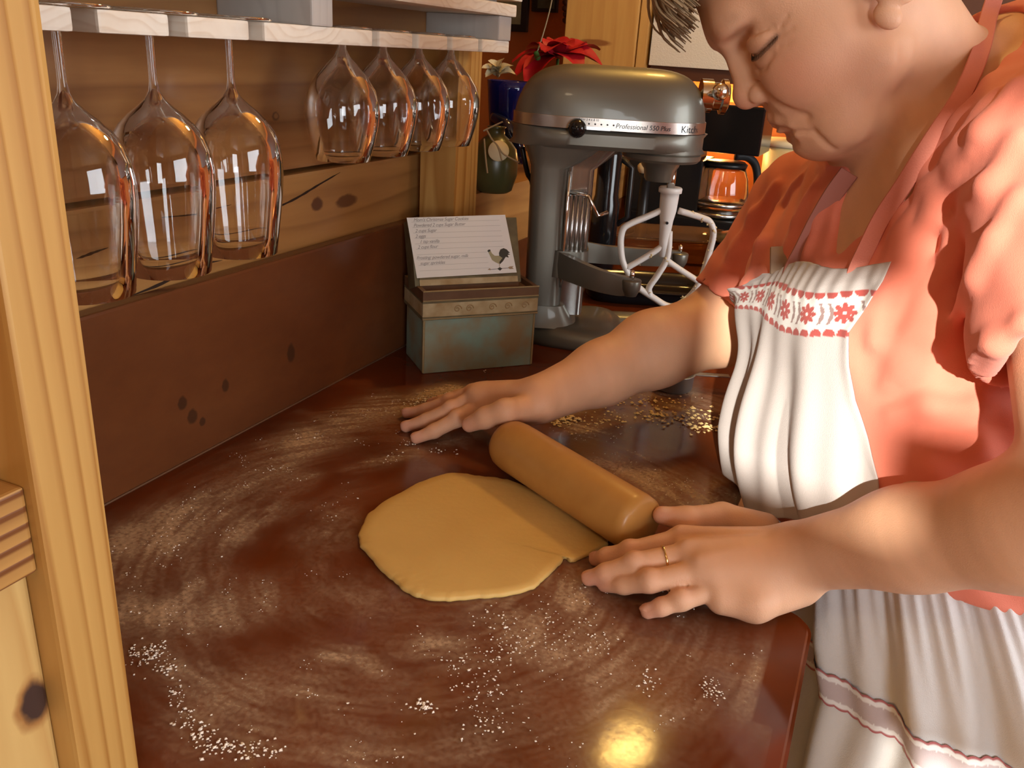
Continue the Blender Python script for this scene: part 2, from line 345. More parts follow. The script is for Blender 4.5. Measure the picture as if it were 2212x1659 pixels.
# pale seam of sealant where splashback and worktop meet
MB().tube([(-0.6115, -1.2, 0.0008), (-0.6115, 1.2, 0.0008)], 0.0012, 6).build('seam', mat('sealant', (0.15, 0.075, 0.04), 0.35), bs)
for kcab, (y0, y1, x1) in enumerate(((-1.28, -0.66, 0.0), (-0.65, -0.02, 0.0), (-0.01, 0.60, 0.0), (0.68, 1.30, -0.095), (1.31, 1.95, -0.095), (1.96, 2.59, -0.095))):
    cb = empty('base_cabinet', ((x1-0.63)/2, (y0+y1)/2, FZ))
    MB().box((-0.628, y0, FZ), (x1-0.025, y1, -0.0385)).build('body', M_CAB, cb)
    dr = MB().box((x1-0.024, y0+0.012, FZ+0.1), (x1-0.006, y1-0.012, -0.06), bev=0.003).build('door', M_CAB, cb)
    MB().tube([(x1-0.006, y0+0.08, -0.20), (x1+0.012, y0+0.08, -0.20), (x1+0.012, y0+0.08, -0.30), (x1-0.006, y0+0.08, -0.30)], 0.004, 8).build('handle', M_STEEL, dr)
    setp(cb, ['pine base cabinet at the open end of the worktop, furthest from the far wall', 'pine base cabinet under the worktop, next to the open end', 'pine base cabinet under the worktop right below the rolled dough', 'pine base cabinet in the set-back run just behind the woman', 'pine base cabinet in the set-back run below the stand mixer', 'pine base cabinet in the set-back run below the coffee maker'][kcab], 'cabinet', 'base cabinets under the worktop')

# ------------------------------------------------------------------ pine frame at the near end of the worktop
pf = empty('pine_shelf_frame', (-0.39, 0.0, 0.0))
setp(pf, 'yellow pine upright with shelf board and knotty side boards standing on the worktop', 'shelf frame')
MB().box((-0.43, 0.240, 0.0005), (-0.340, 0.2775, CZ), bev=0.003).build('upright', M_POST, pf)
kp = onx(90, 1480, -0.356)
M_PANEL2 = wood('knotty_panel', (0.64, 0.42, 0.15), (0.44, 0.22, 0.06), (1, 1, 0.12), 26, 0.5, 5.0, axis='Y', ring=0.3,
                knots=[(kp[0]-0.004, kp[1]-0.003, kp[2]-0.004, 0.05, 0.013, 0.020, (0.34, 0.15, 0.04)), (kp[0]-0.004, kp[1]-0.003, kp[2]-0.004, 0.04, 0.0095, 0.0155, (0.045, 0.02, 0.014))])
MB().box((-0.43, -0.35, 0.0005), (-0.356, 0.2398, 0.164), bev=0.002).build('side_board', M_PANEL2, pf)
MB().box((-0.43, -0.35, 0.166), (-0.347, 0.2398, 0.213), bev=0.002).build('shelf_board', M_SHELF, pf)
MB().box((-0.43, -0.35, 0.217), (-0.363, 0.2398, CZ), bev=0.002).build('side_board', M_POST, pf)

# ------------------------------------------------------------------ hanging glass rack
rk = empty('glass_rack', (-0.57, 0.76, 0.413))
setp(rk, 'whitewashed slatted rack on the plank wall holding upside-down wine glasses', 'rack')
XR = -0.50; ZB, ZT = 0.4125, 0.4275
for a, b in ((0.36, 0.4300), (0.4500, 0.5125), (0.5310, 0.5990), (0.6180, 0.7820), (0.7945, 0.8605), (0.8735, 0.9400), (0.9520, 1.0210), (1.0320, 1.1130)):
    MB().box((-0.633, a, ZB), (XR, b, ZT), bev=0.0025).build('slat', M_WHITE, rk)
MB().box((-0.634, 0.36, ZT), (-0.605, 1.113, 0.470), bev=0.002).build('back_rail', M_PLANK, rk)
for px0, px1 in ((671, 716), (1075, 1101)):
    y0, y1 = onx(px0, 70, XR)[1], onx(px1, 70, XR)[1]
    MB().box((-0.605, y0, ZT), (XR+0.002, min(y1, 1.112), 0.4565), bev=0.002).build('spacer_block', M_WHITE2, rk)
y0 = 0.66
MB().box((-0.633, 0.36, 0.4568), (XR+0.006, 1.118, 0.4715), bev=0.0025).build('upper_shelf', M_WHITE, rk)
MB().box((-0.633, 0.36, 0.4765), (XR+0.004, 1.140, 0.4965), bev=0.0025).build('top_board', M_WHITE, rk)
MB().box((-0.612, 1.080, 0.0005), (-0.557, 1.150, 0.4125)).build('rack_post', M_POST, rk)
for y0_, y1_ in ((0.372, 0.392), (1.08, 1.11)): MB().box((-0.633, y0_, 0.4714), (-0.52, y1_, 0.4766)).build('batten', M_WHITE2, rk)

# ------------------------------------------------------------------ wine glasses, hung by the foot
def glass_mesh(name, outer, wall, stem_r, foot_r, foot_t, ztop):
    """outer: bowl outline (r, z) from stem end to the rim, z going down; foot at the top"""
    prof = [(0.0001, ztop), (foot_r*0.6, ztop+0.0002), (foot_r-0.001, ztop), (foot_r, ztop-0.0008), (foot_r*0.97, ztop-foot_t), (foot_r*0.45, ztop-foot_t-0.0002), (stem_r*1.6, ztop-foot_t-0.0003), (stem_r*1.25, ztop-foot_t-0.0015), (stem_r*1.05, ztop-foot_t-0.006), (stem_r, ztop-foot_t-0.012)]
    prof += outer
    inner = [(max(r-wall, 0.0001), z) for r, z in outer if r > stem_r+wall*1.6]
    rim = outer[-1]
    prof += [(rim[0]-wall*0.5, rim[1]-wall*0.5)]
    inn = list(reversed(inner)); prof += inn
    zi = inn[-1][1]; prof += [(inn[-1][0]*0.5, zi+0.0018), (0.0001, zi+0.0024)]
    return MB().lathe(prof, 56).mesh(name)
big = [(0.0030, -0.018), (0.0029, -0.036), (0.0031, -0.048), (0.0042, -0.055), (0.0075, -0.061), (0.0135, -0.0665), (0.0205, -0.0720), (0.0280, -0.0795), (0.0345, -0.0890), (0.0385, -0.1000), (0.0402, -0.1120), (0.0404, -0.1250), (0.0394, -0.1410), (0.0374, -0.1590), (0.0350, -0.1770), (0.0325, -0.1950)]
small = [(r_ if r_ < 0.01 else r_*0.865, z_) for r_, z_ in [(0.0040, -0.014), (0.0048, -0.020), (0.0085, -0.027), (0.0180, -0.034), (0.0300, -0.045), (0.0395, -0.058), (0.0445, -0.072), (0.0450, -0.084), (0.0432, -0.096), (0.0395, -0.110), (0.0355, -0.122), (0.0325, -0.130)]]
me_big = glass_mesh('wine_glass', big, 0.0005, 0.0030, 0.036, 0.0022, 0.0026)
me_small = glass_mesh('stemmed_goblet', small, 0.0005, 0.0040, 0.031, 0.0020, 0.0024)
for k, (x, y) in enumerate(((-0.527, 0.4390), (-0.529, 0.5215), (-0.530, 0.6085))):
    o = link('wine_glass', me_big, M_GLASS, None, True); o.location = (x, y, ZT+0.0003)
    setp(o, ['long-stemmed clear wine glass hung in the rack right beside the pine upright', 'long-stemmed clear wine glass hung between two other long-stemmed ones', 'long-stemmed clear wine glass hung next to the gap before the round goblets'][k], 'wine glass', 'long-stemmed glasses in the rack')
for k, (x, y) in enumerate(((-0.541, 0.7885), (-0.541, 0.867), (-0.541, 0.946), (-0.541, 1.0265))):
    o = link('stemmed_goblet', me_small, M_GLASS, None, True); o.location = (x, y, ZT+0.0003)
    setp(o, ['short round clear goblet hung first after the gap in the rack', 'short round clear goblet hung second after the gap in the rack', 'short round clear goblet hung third after the gap in the rack', 'short round clear goblet hung last, against the rack post'][k], 'wine glass', 'short goblets in the rack')

# ------------------------------------------------------------------ recipe box and card
BO = np.array([-0.532, 0.957, 0.0]); BX = nz((0.111, 0.116, 0)); BY = np.array([-BX[1], BX[0], 0]); BZ = np.array([0, 0, 1.])
FB = frame(BO, BX, BY, BZ)
M_TEAL = mat('teal_script_paper', (0.22, 0.33, 0.27), 0.55, var=(26, (0.27, 0.20, 0.10), 0.16))
M_CREAM = mat('cream_scroll_paper', (0.50, 0.42, 0.25), 0.55, var=(45, (0.33, 0.23, 0.10), 0.2))
M_BROWN = mat('brown_paper', (0.16, 0.085, 0.04), 0.5, var=(30, (0.10, 0.05, 0.025), 0.2))
M_OLIVE = mat('olive_binding', (0.16, 0.14, 0.07), 0.5, var=(60, (0.10, 0.08, 0.04), 0.2))
M_STITCH = mat('rope_edge', (0.33, 0.25, 0.12), 0.6, bump=(900, 0.001))
rb = empty('recipe_box', (BO+BX*0.08+BY*0.04).tolist())
setp(rb, 'teal and cream paper-covered recipe box with open lid on the worktop', 'recipe box')
W, D = 0.160, 0.084
MB().box((0, 0, 0.0004), (W, D, 0.077), FB, 0.0015).build('box_body', M_TEAL, rb)
MB().box((-0.0035, -0.0035, 0.0768), (W+0.0035, D+0.0035, 0.081), FB, 0.001).build('olive_edge', M_OLIVE, rb)
MB().box((-0.003, -0.003, 0.081), (W+0.003, D+0.003, 0.100), FB, 0.001).build('cream_band', M_CREAM, rb)
MB().box((-0.0035, -0.0035, 0.100), (W+0.0035, D+0.0035, 0.1022), FB, 0.0008).build('olive_edge', M_OLIVE, rb)
rim = MB()
for lo, hi in (((-0.003, -0.003, 0.1022), (W+0.003, 0.003, 0.116)), ((-0.003, D-0.003, 0.1022), (W+0.003, D+0.003, 0.116)), ((-0.003, 0.003, 0.1022), (0.003, D-0.003, 0.116)), ((W-0.003, 0.003, 0.1022), (W+0.003, D-0.003, 0.116))): rim.box(lo, hi, FB)
rim.build('brown_rim', M_BROWN, rb)
MB().box((0.003, 0.003, 0.1022), (W-0.003, D-0.003, 0.1085), FB).build('card_stack', mat('card_edges', (0.30, 0.18, 0.10), 0.7), rb)
for x in (0.0, W):
    MB().tube([FB @ Vector((x, 0, 0.002)), FB @ Vector((x, 0, 0.0765))], 0.0016, 6).build('corner_cord', M_STITCH, rb)
for zz in (0.1165, 0.1035, 0.0785):
    MB().tube([FB @ Vector((-0.003, -0.0035, zz)), FB @ Vector((W+0.003, -0.0035, zz))], 0.0010, 6).build('gilt_line', M_STITCH, rb)
# raised scrolls on the cream band
M_SCROLL = mat('scroll', (0.33, 0.22, 0.10), 0.5)
for cx0 in (0.045, 0.062, 0.095, 0.118, 0.143):
    sp = [FB @ Vector((cx0+0.0062*math.exp(-0.16*t)*math.cos(t), -0.0032, 0.0905+0.0062*math.exp(-0.16*t)*math.sin(t))) for t in np.linspace(0, 9, 30)]
    MB().tube(sp, 0.0008, 5).build('scroll', M_SCROLL, rb)
TAU = math.radians(20); EU = BZ*math.cos(TAU)+BY*math.sin(TAU); EN = np.cross(BX, EU)
BL = BO + BY*0.030 + BX*(-0.001) + BZ*0.127
FL = frame(BL, BX, EU, EN)                                     # card plane: x across, y up the card, z towards the reader
MB().box((-0.004, -0.012, -0.034), (0.150, 0.078, -0.0015), FL, 0.001).build('lid', M_OLIVE, rb)
MB().box((0.002, -0.0115, -0.0015), (0.144, -0.0035, 0.0012), FL).build('lid_lip', M_CREAM, rb)
MB().box((0.002, -0.0035, -0.0015), (0.144, -0.001, 0.0012), FL).build('lid_lip', M_OLIVE, rb)
MB().box((0.0, -0.027, -0.012), (0.146, -0.0116, -0.0015), FL).build('divider', M_BROWN, rb)
card = empty('recipe_card', BL.tolist())
setp(card, 'white lined recipe card with handwriting and rooster propped on the teal box', 'recipe card')
MB().add([FL @ Vector(p) for p in ((-0.001, -0.0008, 0.0002), (0.1435, 0.0012, 0.0002), (0.1325, 0.0815, 0.0002), (-0.0085, 0.0795, 0.0002), (-0.001, -0.0008, -0.0004), (0.1435, 0.0012, -0.0004), (0.1325, 0.0815, -0.0004), (-0.0085, 0.0795, -0.0004))],
         [(0, 1, 2, 3), (7, 6, 5, 4), (0, 4, 5, 1), (1, 5, 6, 2), (2, 6, 7, 3), (3, 7, 4, 0)]).build('card_sheet', M_PAPER, card)
ln = MB()
for k in range(10):
    y = 0.0735-k*0.0072; x0 = 0.004-y*0.09; x1 = 0.132-y*0.12 if k < 6 else 0.104-y*0.1
    ln.add([FL @ Vector(p) for p in ((x0, y-0.0002, 0.0004), (x1, y+0.0004, 0.0004), (x1, y+0.0007, 0.0004), (x0, y+0.0001, 0.0004))], [(0, 1, 2, 3)])
ln.build('ruled_lines', mat('rule', (0.42, 0.44, 0.42), 0.9), card)
def text(name, body, size, M, m, parent, shear=0.0, width=1.0):
    cu = bpy.data.curves.new(name, 'FONT'); cu.body = body; cu.size = size; cu.shear = shear; cu.space_character = width
    to = bpy.data.objects.new(name, cu); COL.objects.link(to); dg = bpy.context.evaluated_depsgraph_get()
    me = bpy.data.meshes.new_from_object(to.evaluated_get(dg)); bpy.data.objects.remove(to, do_unlink=True)
    me.transform(M); me.name = name; me.materials.clear(); return link(name, me, m, parent)
for body, k, x in (("Mom's Christmas Sugar Cookies", 0, 0.006), ("Powdered 2 cups Sugar Butter", 1, 0.005), ("2 cups Sugar", 2, 0.006), ("2 eggs", 3, 0.005), ("1 tsp vanilla", 4, 0.010), ("2 cups flour", 5, 0.006), ("Frosting: powdered sugar, milk", 7, 0.002), ("sugar sprinkles", 8, 0.006)):
    y = 0.0740-k*0.0072
    Mt = FL @ Matrix.Translation((x-y*0.08, y+0.0002, 0.0006)) @ Matrix.Rotation(0.012, 4, 'Z')
    text('handwriting', body, 0.0062, Mt, M_INK, card, 0.35, 0.95)
def flat(poly, z, m, name): return MB().add([FL @ Vector((p[0], p[1], z)) for p in poly], [tuple(range(len(poly)))]).build(name, m, card)
def rp(x, y):                                                   # photo position of the printed rooster -> card plane
    q = onp(870+x/8.508, 455+y/8.508, BL, EN)-BL; return (float(q@BX), float(q@EU))
M_R1 = mat('print_buff', (0.38, 0.36, 0.22), 0.9); M_R2 = mat('print_dark', (0.06, 0.06, 0.05), 0.9); M_R3 = mat('print_tan', (0.36, 0.27, 0.17), 0.9)
flat([rp(*p) for p in ((1560, 740), (1605, 725), (1640, 790), (1690, 830), (1760, 830), (1830, 830), (1880, 860), (1830, 930), (1780, 985), (1700, 950), (1640, 910), (1600, 830))], 0.0005, M_R1, 'rooster_print')
flat([rp(*p) for p in ((1770, 830), (1765, 780), (1790, 715), (1850, 690), (1910, 715), (1945, 755), (1970, 770), (1930, 785), (1975, 805), (1925, 815), (1945, 865), (1890, 850), (1840, 930), (1785, 985), (1770, 950), (1830, 870))], 0.0006, M_R2, 'rooster_print')
flat([rp(*p) for p in ((1550, 745), (1570, 720), (1605, 715), (1610, 740), (1575, 765))], 0.0007, M_R2, 'rooster_print')
flat([rp(*p) for p in ((1558, 1085), (1600, 1055), (1615, 1095))], 0.0005, M_R3, 'rooster_print')
flat([rp(*p) for p in ((1735, 1070), (1780, 1040), (1830, 1065), (1785, 1105))], 0.0005, M_R2, 'rooster_print')
flat([rp(*p) for p in ((1935, 1045), (1960, 1028), (2035, 1020), (2010, 1045), (2040, 1070), (1960, 1075))], 0.0005, M_R3, 'rooster_print')
flat([rp(*p) for p in ((1600, 1078), (1950, 1050), (1950, 1058), (1600, 1086))], 0.0004, M_R2, 'rooster_print')
flat([rp(*p) for p in ((1765, 960), (1778, 960), (1783, 1045), (1775, 1045))], 0.0004, M_R3, 'rooster_print')

# ------------------------------------------------------------------ rolled dough and rolling pin
def dough():
    px = [(235,560),(320,420),(480,310),(650,220),(830,160),(930,155),(1040,170),(1200,190),(1300,215),(1500,300),(1720,430),(1900,560),(1930,630),(1895,655),(1790,708),(1690,748),(1640,722),(1600,775),(1500,865),(1440,925),(1300,970),(1150,990),(1000,1000),(850,1014),(700,1004),(580,965),(480,885),(400,815),(310,715),(250,640)]
    P = [onz(700+x/3.16, 980+y/3.16, 0.0)[:2] for x, y in px]
    P = [p[:2] for p in smoothpts([np.array((*p, 0)) for p in P+[P[0]]], 8)][:-1]
    n = len(P); c = np.mean(P, 0); V = []; F = []; rings = ((1.0, 0.0006), (1.006, 0.0018), (1.0, 0.0038), (0.985, 0.0048), (0.9, 0.0050), (0.6, 0.0050), (0.3, 0.0050))
    for s, z in rings:
        for i, p in enumerate(P):
            jag = 0.0016*(vnoise(np.array(i*0.55), np.array(3.0), 5)-0.5) if s > 0.95 else 0.0
            q = c+(np.array(p)-c)*(s+jag/0.1); V.append((q[0], q[1], z + (0.0006*(float(fbm(np.array(q[0]*30), np.array(q[1]*30), 3, 2))-0.5) if s < 0.95 else 0)))
    for r in range(len(rings)-1):
        for i in range(n): F.append((r*n+i, r*n+(i+1) % n, (r+1)*n+(i+1) % n, (r+1)*n+i))
    V.append((c[0], c[1], 0.0050)); ci = len(V)-1; r = len(rings)-1
    for i in range(n): F.append((r*n+i, r*n+(i+1) % n, ci))
    F.append(tuple(reversed(range(n))))
    me = bpy.data.meshes.new('rolled_dough'); me.from_pydata(V, [], F); me.update(); return me
bmx = bmesh.new(); dm = dough(); bmx.from_mesh(dm); bmesh.ops.recalc_face_normals(bmx, faces=bmx.faces); bmx.to_mesh(dm); bmx.free()
do = link('rolled_dough', dm, mat('cookie_dough', (0.66, 0.44, 0.145), 0.62, sss=0.15, var=(14, (0.60, 0.385, 0.12), 0.25), bump=(160, 0.0003)), None, True)
setp(do, 'thin yellow sheet of rolled cookie dough lying on the floured worktop', 'dough')
PR = 0.0272; PZ = PR+0.0049
pa = onz(1088, 951, PZ); pb = onz(1392, 1140, PZ); pd = nz(pb-pa); L_ = np.linalg.norm(pb-pa); pa = pa - pd*0.002
N_ = np.cross(pd, [0, 0, 1.]); 
prof = [(0.0001, 0), (0.012, 0.0006), (0.019, 0.003), (0.0235, 0.0075), (0.0262, 0.014), (PR, 0.024), (PR, L_*0.5), (PR, L_-0.012), (0.0262, L_-0.004), (0.0225, L_-0.0008), (0.0001, L_)]
M_PIN = wood('rolling_pin_maple', (0.52, 0.27, 0.070), (0.40, 0.18, 0.040), (1, 1, 1), 9, 0.40, 3.0, 0.1, ring=0.15)
rp_ = MB().lathe(prof, 48, frame(pa, N_, np.cross(pd, N_), pd)).build('rolling_pin', M_PIN, None, True)
setp(rp_, 'honey-brown wooden rolling pin without handles lying across the dough', 'rolling pin')

# ------------------------------------------------------------------ stand mixer
MO = np.array([-0.440, 1.225, 0.0]); MX = np.array([math.cos(AZ), math.sin(AZ), 0]); MY = np.array([-MX[1], MX[0], 0]); MZ = np.array([0, 0, 1.])
FM = frame(MO, MX, MY, MZ)
def mp(px, py, ly=0.0):
    q = onp(px, py, MO+MY*ly, MY)-MO; return np.array([q@MX, ly, q[2]])
def mw(p): return FM @ Vector(p)
M_MIX = mat('silver_enamel', (0.165, 0.158, 0.130), 0.42, metal=0.6, coat=0.2)
M_MIXB = mat('brushed_band', (0.40, 0.36, 0.32), 0.27, metal=0.9)
M_BEAT = mat('white_enamel', (0.80, 0.78, 0.74), 0.3)
mx = empty('stand_mixer', MO.tolist()); setp(mx, 'silver bowl-lift stand mixer with white flat beater and no bowl', 'mixer')
HX0, HX1 = -0.088, 0.188
def hy(x, w=0.066):
    t = (x-(HX0+HX1)/2)/((HX1-HX0)/2); return w*max(1-abs(t)**3.6, 0)**0.5
def ht(x):
    t = (x-(HX0+HX1)/2)/((HX1-HX0)/2); return 0.084*max(1-abs(t)**(5.6 if t > 0 else 4.6), 0)**0.50
tx = [-math.cos(math.pi*i/40) for i in range(41)]
xs_ = [(HX0+HX1)/2+(HX1-HX0)/2*t for t in tx]; NS = 28
V = []; F = []
for x in xs_:
    a, h = max(hy(x), 1e-4), max(ht(x), 1e-4)
    for k in range(NS+1):
        an = math.pi*k/NS; c, s = math.cos(an), math.sin(an)
        V.append(mw((x, -a*math.copysign(abs(c)**0.66, c), 0.3205+h*abs(s)**0.78)))
for i in range(len(xs_)-1):
    for k in range(NS): F.append((i*(NS+1)+k, i*(NS+1)+k+1, (i+1)*(NS+1)+k+1, (i+1)*(NS+1)+k))
MB().add(V, [tuple(reversed(f)) for f in F]).build('head', M_MIX, mx, True)
def outline(w, grow=0.0, n=60):
    pts = []
    for i in range(n+1):
        x = (HX0+HX1)/2-(HX1-HX0)/2*math.cos(math.pi*i/n); pts.append((x + math.copysign(grow, x-(HX0+HX1)/2)*(abs(math.cos(math.pi*i/n))), -hy(x, w)-grow*math.sin(math.pi*i/n)))
    return pts + [(x, -y) for x, y in reversed(pts[1:-1])]
def belt(name, w, g, z0, z1, m, b=0.001):
    o = outline(w, g); mm = MB(); n = len(o); lv = [(z0, -b), (z0+b, 0), (z1-b, 0), (z1, -b)]
    V = []
    for z, dg in lv:
        for x, y in outline(w, g+dg): V.append(mw((x, y, z)))
    F = [(r*n+i, r*n+(i+1) % n, (r+1)*n+(i+1) % n, (r+1)*n+i) for r in range(3) for i in range(n)]
    F += [tuple(reversed(range(n))), tuple(range(3*n, 4*n))]
    return mm.add(V, F).build(name, m, mx, sharp=40)
bd = belt('trim_band', 0.066, 0.0012, 0.3205, 0.3365, M_MIXB, 0.0004)
belt('lower_housing', 0.066, 0.0005, 0.2930, 0.3203, M_MIX, 0.006)
MB().tube([mw((x, y, 0.3203)) for x, y in outline(0.066, 0.0013)]+[mw((*outline(0.066, 0.0013)[0], 0.3203))], 0.0005, 5, cap=False).build('seam_line', M_BLACK, mx)
# planetary, hub, shaft
MB().lathe([(0.0575, 0.3010), (0.0575, 0.2925), (0.0560, 0.2910), (0.0575, 0.2895), (0.0570, 0.2830), (0.0530, 0.2790), (0.030, 0.2780), (0.027, 0.2700), (0.0235, 0.2660), (0.0215, 0.2530), (0.0190, 0.2490), (0.0001, 0.2488)], 40, FM @ Matrix.Translation((0.131, 0, 0))).build('planetary', M_MIX, mx, sharp=35)
BXc = mp(1450, 395)[0]
MB().lathe([(0.006, 0.2700), (0.006, 0.236)], 16, FM @ Matrix.Translation((BXc, 0, 0))).build('beater_shaft', M_CHROME, mx, True)
RX = Matrix.Rotation(math.pi/2, 4, 'Y')
MB().lathe([(0.023, 0.0), (0.023, 0.016), (0.019, 0.018), (0.019, 0.028), (0.024, 0.030), (0.024, 0.037), (0.018, 0.040), (0.0001, 0.041)], 32, FM @ Matrix.Translation((0.176, 0, 0.372)) @ RX).build('attachment_hub', M_CHROME, mx, sharp=35)
MB().lathe([(0.005, 0), (0.0055, 0.010), (0.011, 0.014), (0.012, 0.022), (0.008, 0.027), (0.0001, 0.028)], 16, FM @ Matrix.Translation((0.196, -0.018, 0.380)) @ Matrix.Rotation(math.pi/2, 4, 'X')).build('hub_knob', M_CHROME, mx, True)
kb = mp(1246, 276, -0.067)
MB().lathe([(0.0001, -0.013), (0.007, -0.0115), (0.0115, -0.006), (0.013, 0), (0.0115, 0.006), (0.007, 0.010), (0.004, 0.012)], 20, FM @ Matrix.Translation((kb[0], -0.078, kb[2])) @ Matrix.Rotation(-math.pi/2, 4, 'X')).build('speed_knob', M_BLACKG, mx, True)
MB().box((kb[0]+0.008, -0.0685, kb[2]-0.0015), (kb[0]+0.046, -0.0665, kb[2]+0.0025), FM).build('speed_slot', M_STEEL, mx)
_arc = [(HX0+(HX1-HX0)*i/600, -hy(HX0+(HX1-HX0)*i/600)-0.0016) for i in range(601)]; _arc += [(HX1+0.0016, y) for y in np.linspace(_arc[-1][1], 0.03, 60)]
_cum = np.concatenate([[0], np.cumsum([math.dist(_arc[i], _arc[i+1]) for i in range(len(_arc)-1)])])
def bandtext(body, x0, z0, size, m, name):
    """lettering wrapped round the trim band, starting at local x0 on the near side"""
    o = text(name, body, size, Matrix.Identity(4), m, mx, 0.15 if 'Pro' in body else 0.0); s0 = np.interp(x0, [a[0] for a in _arc[:601]], _cum[:601])
    for v in o.data.vertices:
        sa = s0+v.co.x; lx = float(np.interp(sa, _cum, [a[0] for a in _arc])); ly = float(np.interp(sa, _cum, [a[1] for a in _arc])); lz = z0+v.co.y
        v.co = mw((lx, ly, lz))
    return o
bandtext('Professional 550 Plus', mp(1330, 270, -0.066)[0], 0.3250, 0.0090, M_BLACK, 'lettering')
bandtext('0 Stir 2 4 6 8 10', mp(1250, 260, -0.066)[0], 0.3325, 0.0042, M_BLACK, 'lettering')
bandtext('KitchenAid', mp(1474, 270, -0.062)[0], 0.3235, 0.0135, M_BLACK, 'lettering')
dt = MB()
for k in range(5): dt.lathe([(0.0001, 0.0008), (0.0012, 0.0006), (0.0012, 0)], 10, FM @ Matrix.Translation((mp(1272, 270, -0.066)[0]+k*0.0085, -0.0676, 0.3285)) @ Matrix.Rotation(math.pi/2, 4, 'X'))
dt.build('speed_dots', M_BLACK, mx)
# column, slide, base
def loft(rows, m, name, n=40, ex=4.0):
    """rows: (cx, cy, z, half x, half y)"""
    V = []; F = []
    for cx_, cy_, z, a, b in rows:
        for k in range(n):
            t = 2*math.pi*k/n; c, s = math.cos(t), math.sin(t)
            V.append(mw((cx_+a*math.copysign(abs(c)**(2/ex), c), cy_+b*math.copysign(abs(s)**(2/ex), s), z)))
    for r in range(len(rows)-1):
        for k in range(n): F.append((r*n+k, r*n+(k+1) % n, (r+1)*n+(k+1) % n, (r+1)*n+k))
    F += [tuple(reversed(range(n))), tuple(range((len(rows)-1)*n, len(rows)*n))]
    return MB().add(V, F).build(name, m, mx, sharp=50)
loft([(-0.027, 0, 0.030, 0.028, 0.050), (-0.029, 0, 0.10, 0.027, 0.048), (-0.031, 0, 0.20, 0.027, 0.046), (-0.031, 0, 0.262, 0.028, 0.047), (-0.020, 0, 0.278, 0.045, 0.051), (-0.012, 0, 0.294, 0.060, 0.056)], M_MIX, 'column')
loft([(0.012, 0, 0.045, 0.022, 0.036), (0.012, 0, 0.262, 0.022, 0.036), (0.020, 0, 0.280, 0.035, 0.042), (0.025, 0, 0.295, 0.045, 0.048)], mat('slide_metal', (0.42, 0.41, 0.38), 0.22, metal=0.9), 'slide', ex=5)
rbm = MB()
for k in range(5):
    rbm.tube([mw((0.0+k*0.0068, -0.0358, 0.115)), mw((0.0+k*0.0068, -0.0358, 0.225))], 0.0022, 8)
rbm.build('slide_ribs', M_STEEL, mx, True)
MB().tube([mw((-0.003, -0.047, z)) for z in (0.26, 0.2, 0.12, 0.09)], 0.0022, 8).build('column_edge', M_CHROME, mx, True)
V = []; F = []; n = 48; rows = [(0.000, 1.00), (0.006, 1.02), (0.016, 1.0), (0.024, 0.95), (0.030, 0.86), (0.033, 0.70)]
def base_pt(t, s):
    c, q = math.cos(t), math.sin(t); x = 0.020+0.085*s*math.copysign(abs(c)**0.55, c)
    wv_ = 0.052+0.035*min(1, max(0, (x+0.06)/0.12)); return (x, wv_*s*math.copysign(abs(q)**0.55, q))
for z, s in rows:
    for k in range(n): V.append(mw((*base_pt(2*math.pi*k/n, s), z+0.0004)))
for r in range(len(rows)-1):
    for k in range(n): F.append((r*n+k, r*n+(k+1) % n, (r+1)*n+(k+1) % n, (r+1)*n+k))
F += [tuple(reversed(range(n))), tuple(range((len(rows)-1)*n, len(rows)*n))]
bmix = MB().add(V, F)
for s in (-1, 1):                                              # the two feet of the U-shaped base
    P = smoothpts([(0.06, s*0.060, 0.014), (0.12, s*0.066, 0.013), (0.18, s*0.066, 0.012), (0.215, s*0.060, 0.010)], 5)
    rad_ = [0.022*(1 if i < len(P)-4 else 0.72) for i in range(len(P))]
    bmix.tube([mw((p[0], p[1], r_*0.56+0.0003)) for p, r_ in zip(P, rad_)], rad_, 14, MZ, 0.56)
bmix.build('base', M_MIX, mx, True)
loft([(-0.02, 0, 0.028, 0.050, 0.060), (-0.022, 0, 0.040, 0.042, 0.055), (-0.025, 0, 0.060, 0.033, 0.051)], M_MIX, 'column_foot')
# bowl arms
def arm(path, hgt, wdt, name):
    P = smoothpts(path, 6); V = []; F = []; n = len(P)
    for i, p in enumerate(P):
        t = P[min(i+1, n-1)]-P[max(i-1, 0)]; nn = nz((-t[1], t[0], 0)); h = hgt*(1.35-0.45*i/(n-1))
        for a, b in ((-1, -1), (1, -1), (1.2, 0), (1, 1), (-1, 1), (-1.2, 0)): V.append(mw(p+nn*wdt*a+np.array((0, 0, h*b))))
    for i in range(n-1):
        for k in range(6): F.append((i*6+k, i*6+(k+1) % 6, (i+1)*6+(k+1) % 6, (i+1)*6+k))
    F += [tuple(reversed(range(6))), tuple(range((n-1)*6, n*6))]
    MB().add(V, F).build(name, M_MIX, mx, sharp=60)
a0 = mp(1365, 600, -0.100); a1 = mp(1470, 537, 0.100)
zA = 0.112
tipn = np.array((a0[0], -0.100, zA)); tipf = np.array((a1[0], 0.100, zA))
arm([(-0.010, -0.040, 0.125), (0.012, -0.066, 0.122), (0.045, -0.088, zA+0.004), (0.075, -0.097, zA), tipn], 0.0145, 0.0055, 'bowl_arm')
arm([(-0.010, 0.040, 0.125), (0.012, 0.066, 0.122), (0.045, 0.088, zA+0.004), (0.085, 0.097, zA), tipf], 0.0145, 0.0055, 'bowl_arm')
loft([(0.006, 0, 0.105, 0.032, 0.052), (0.006, 0, 0.145, 0.030, 0.050)], M_MIX, 'arm_yoke')
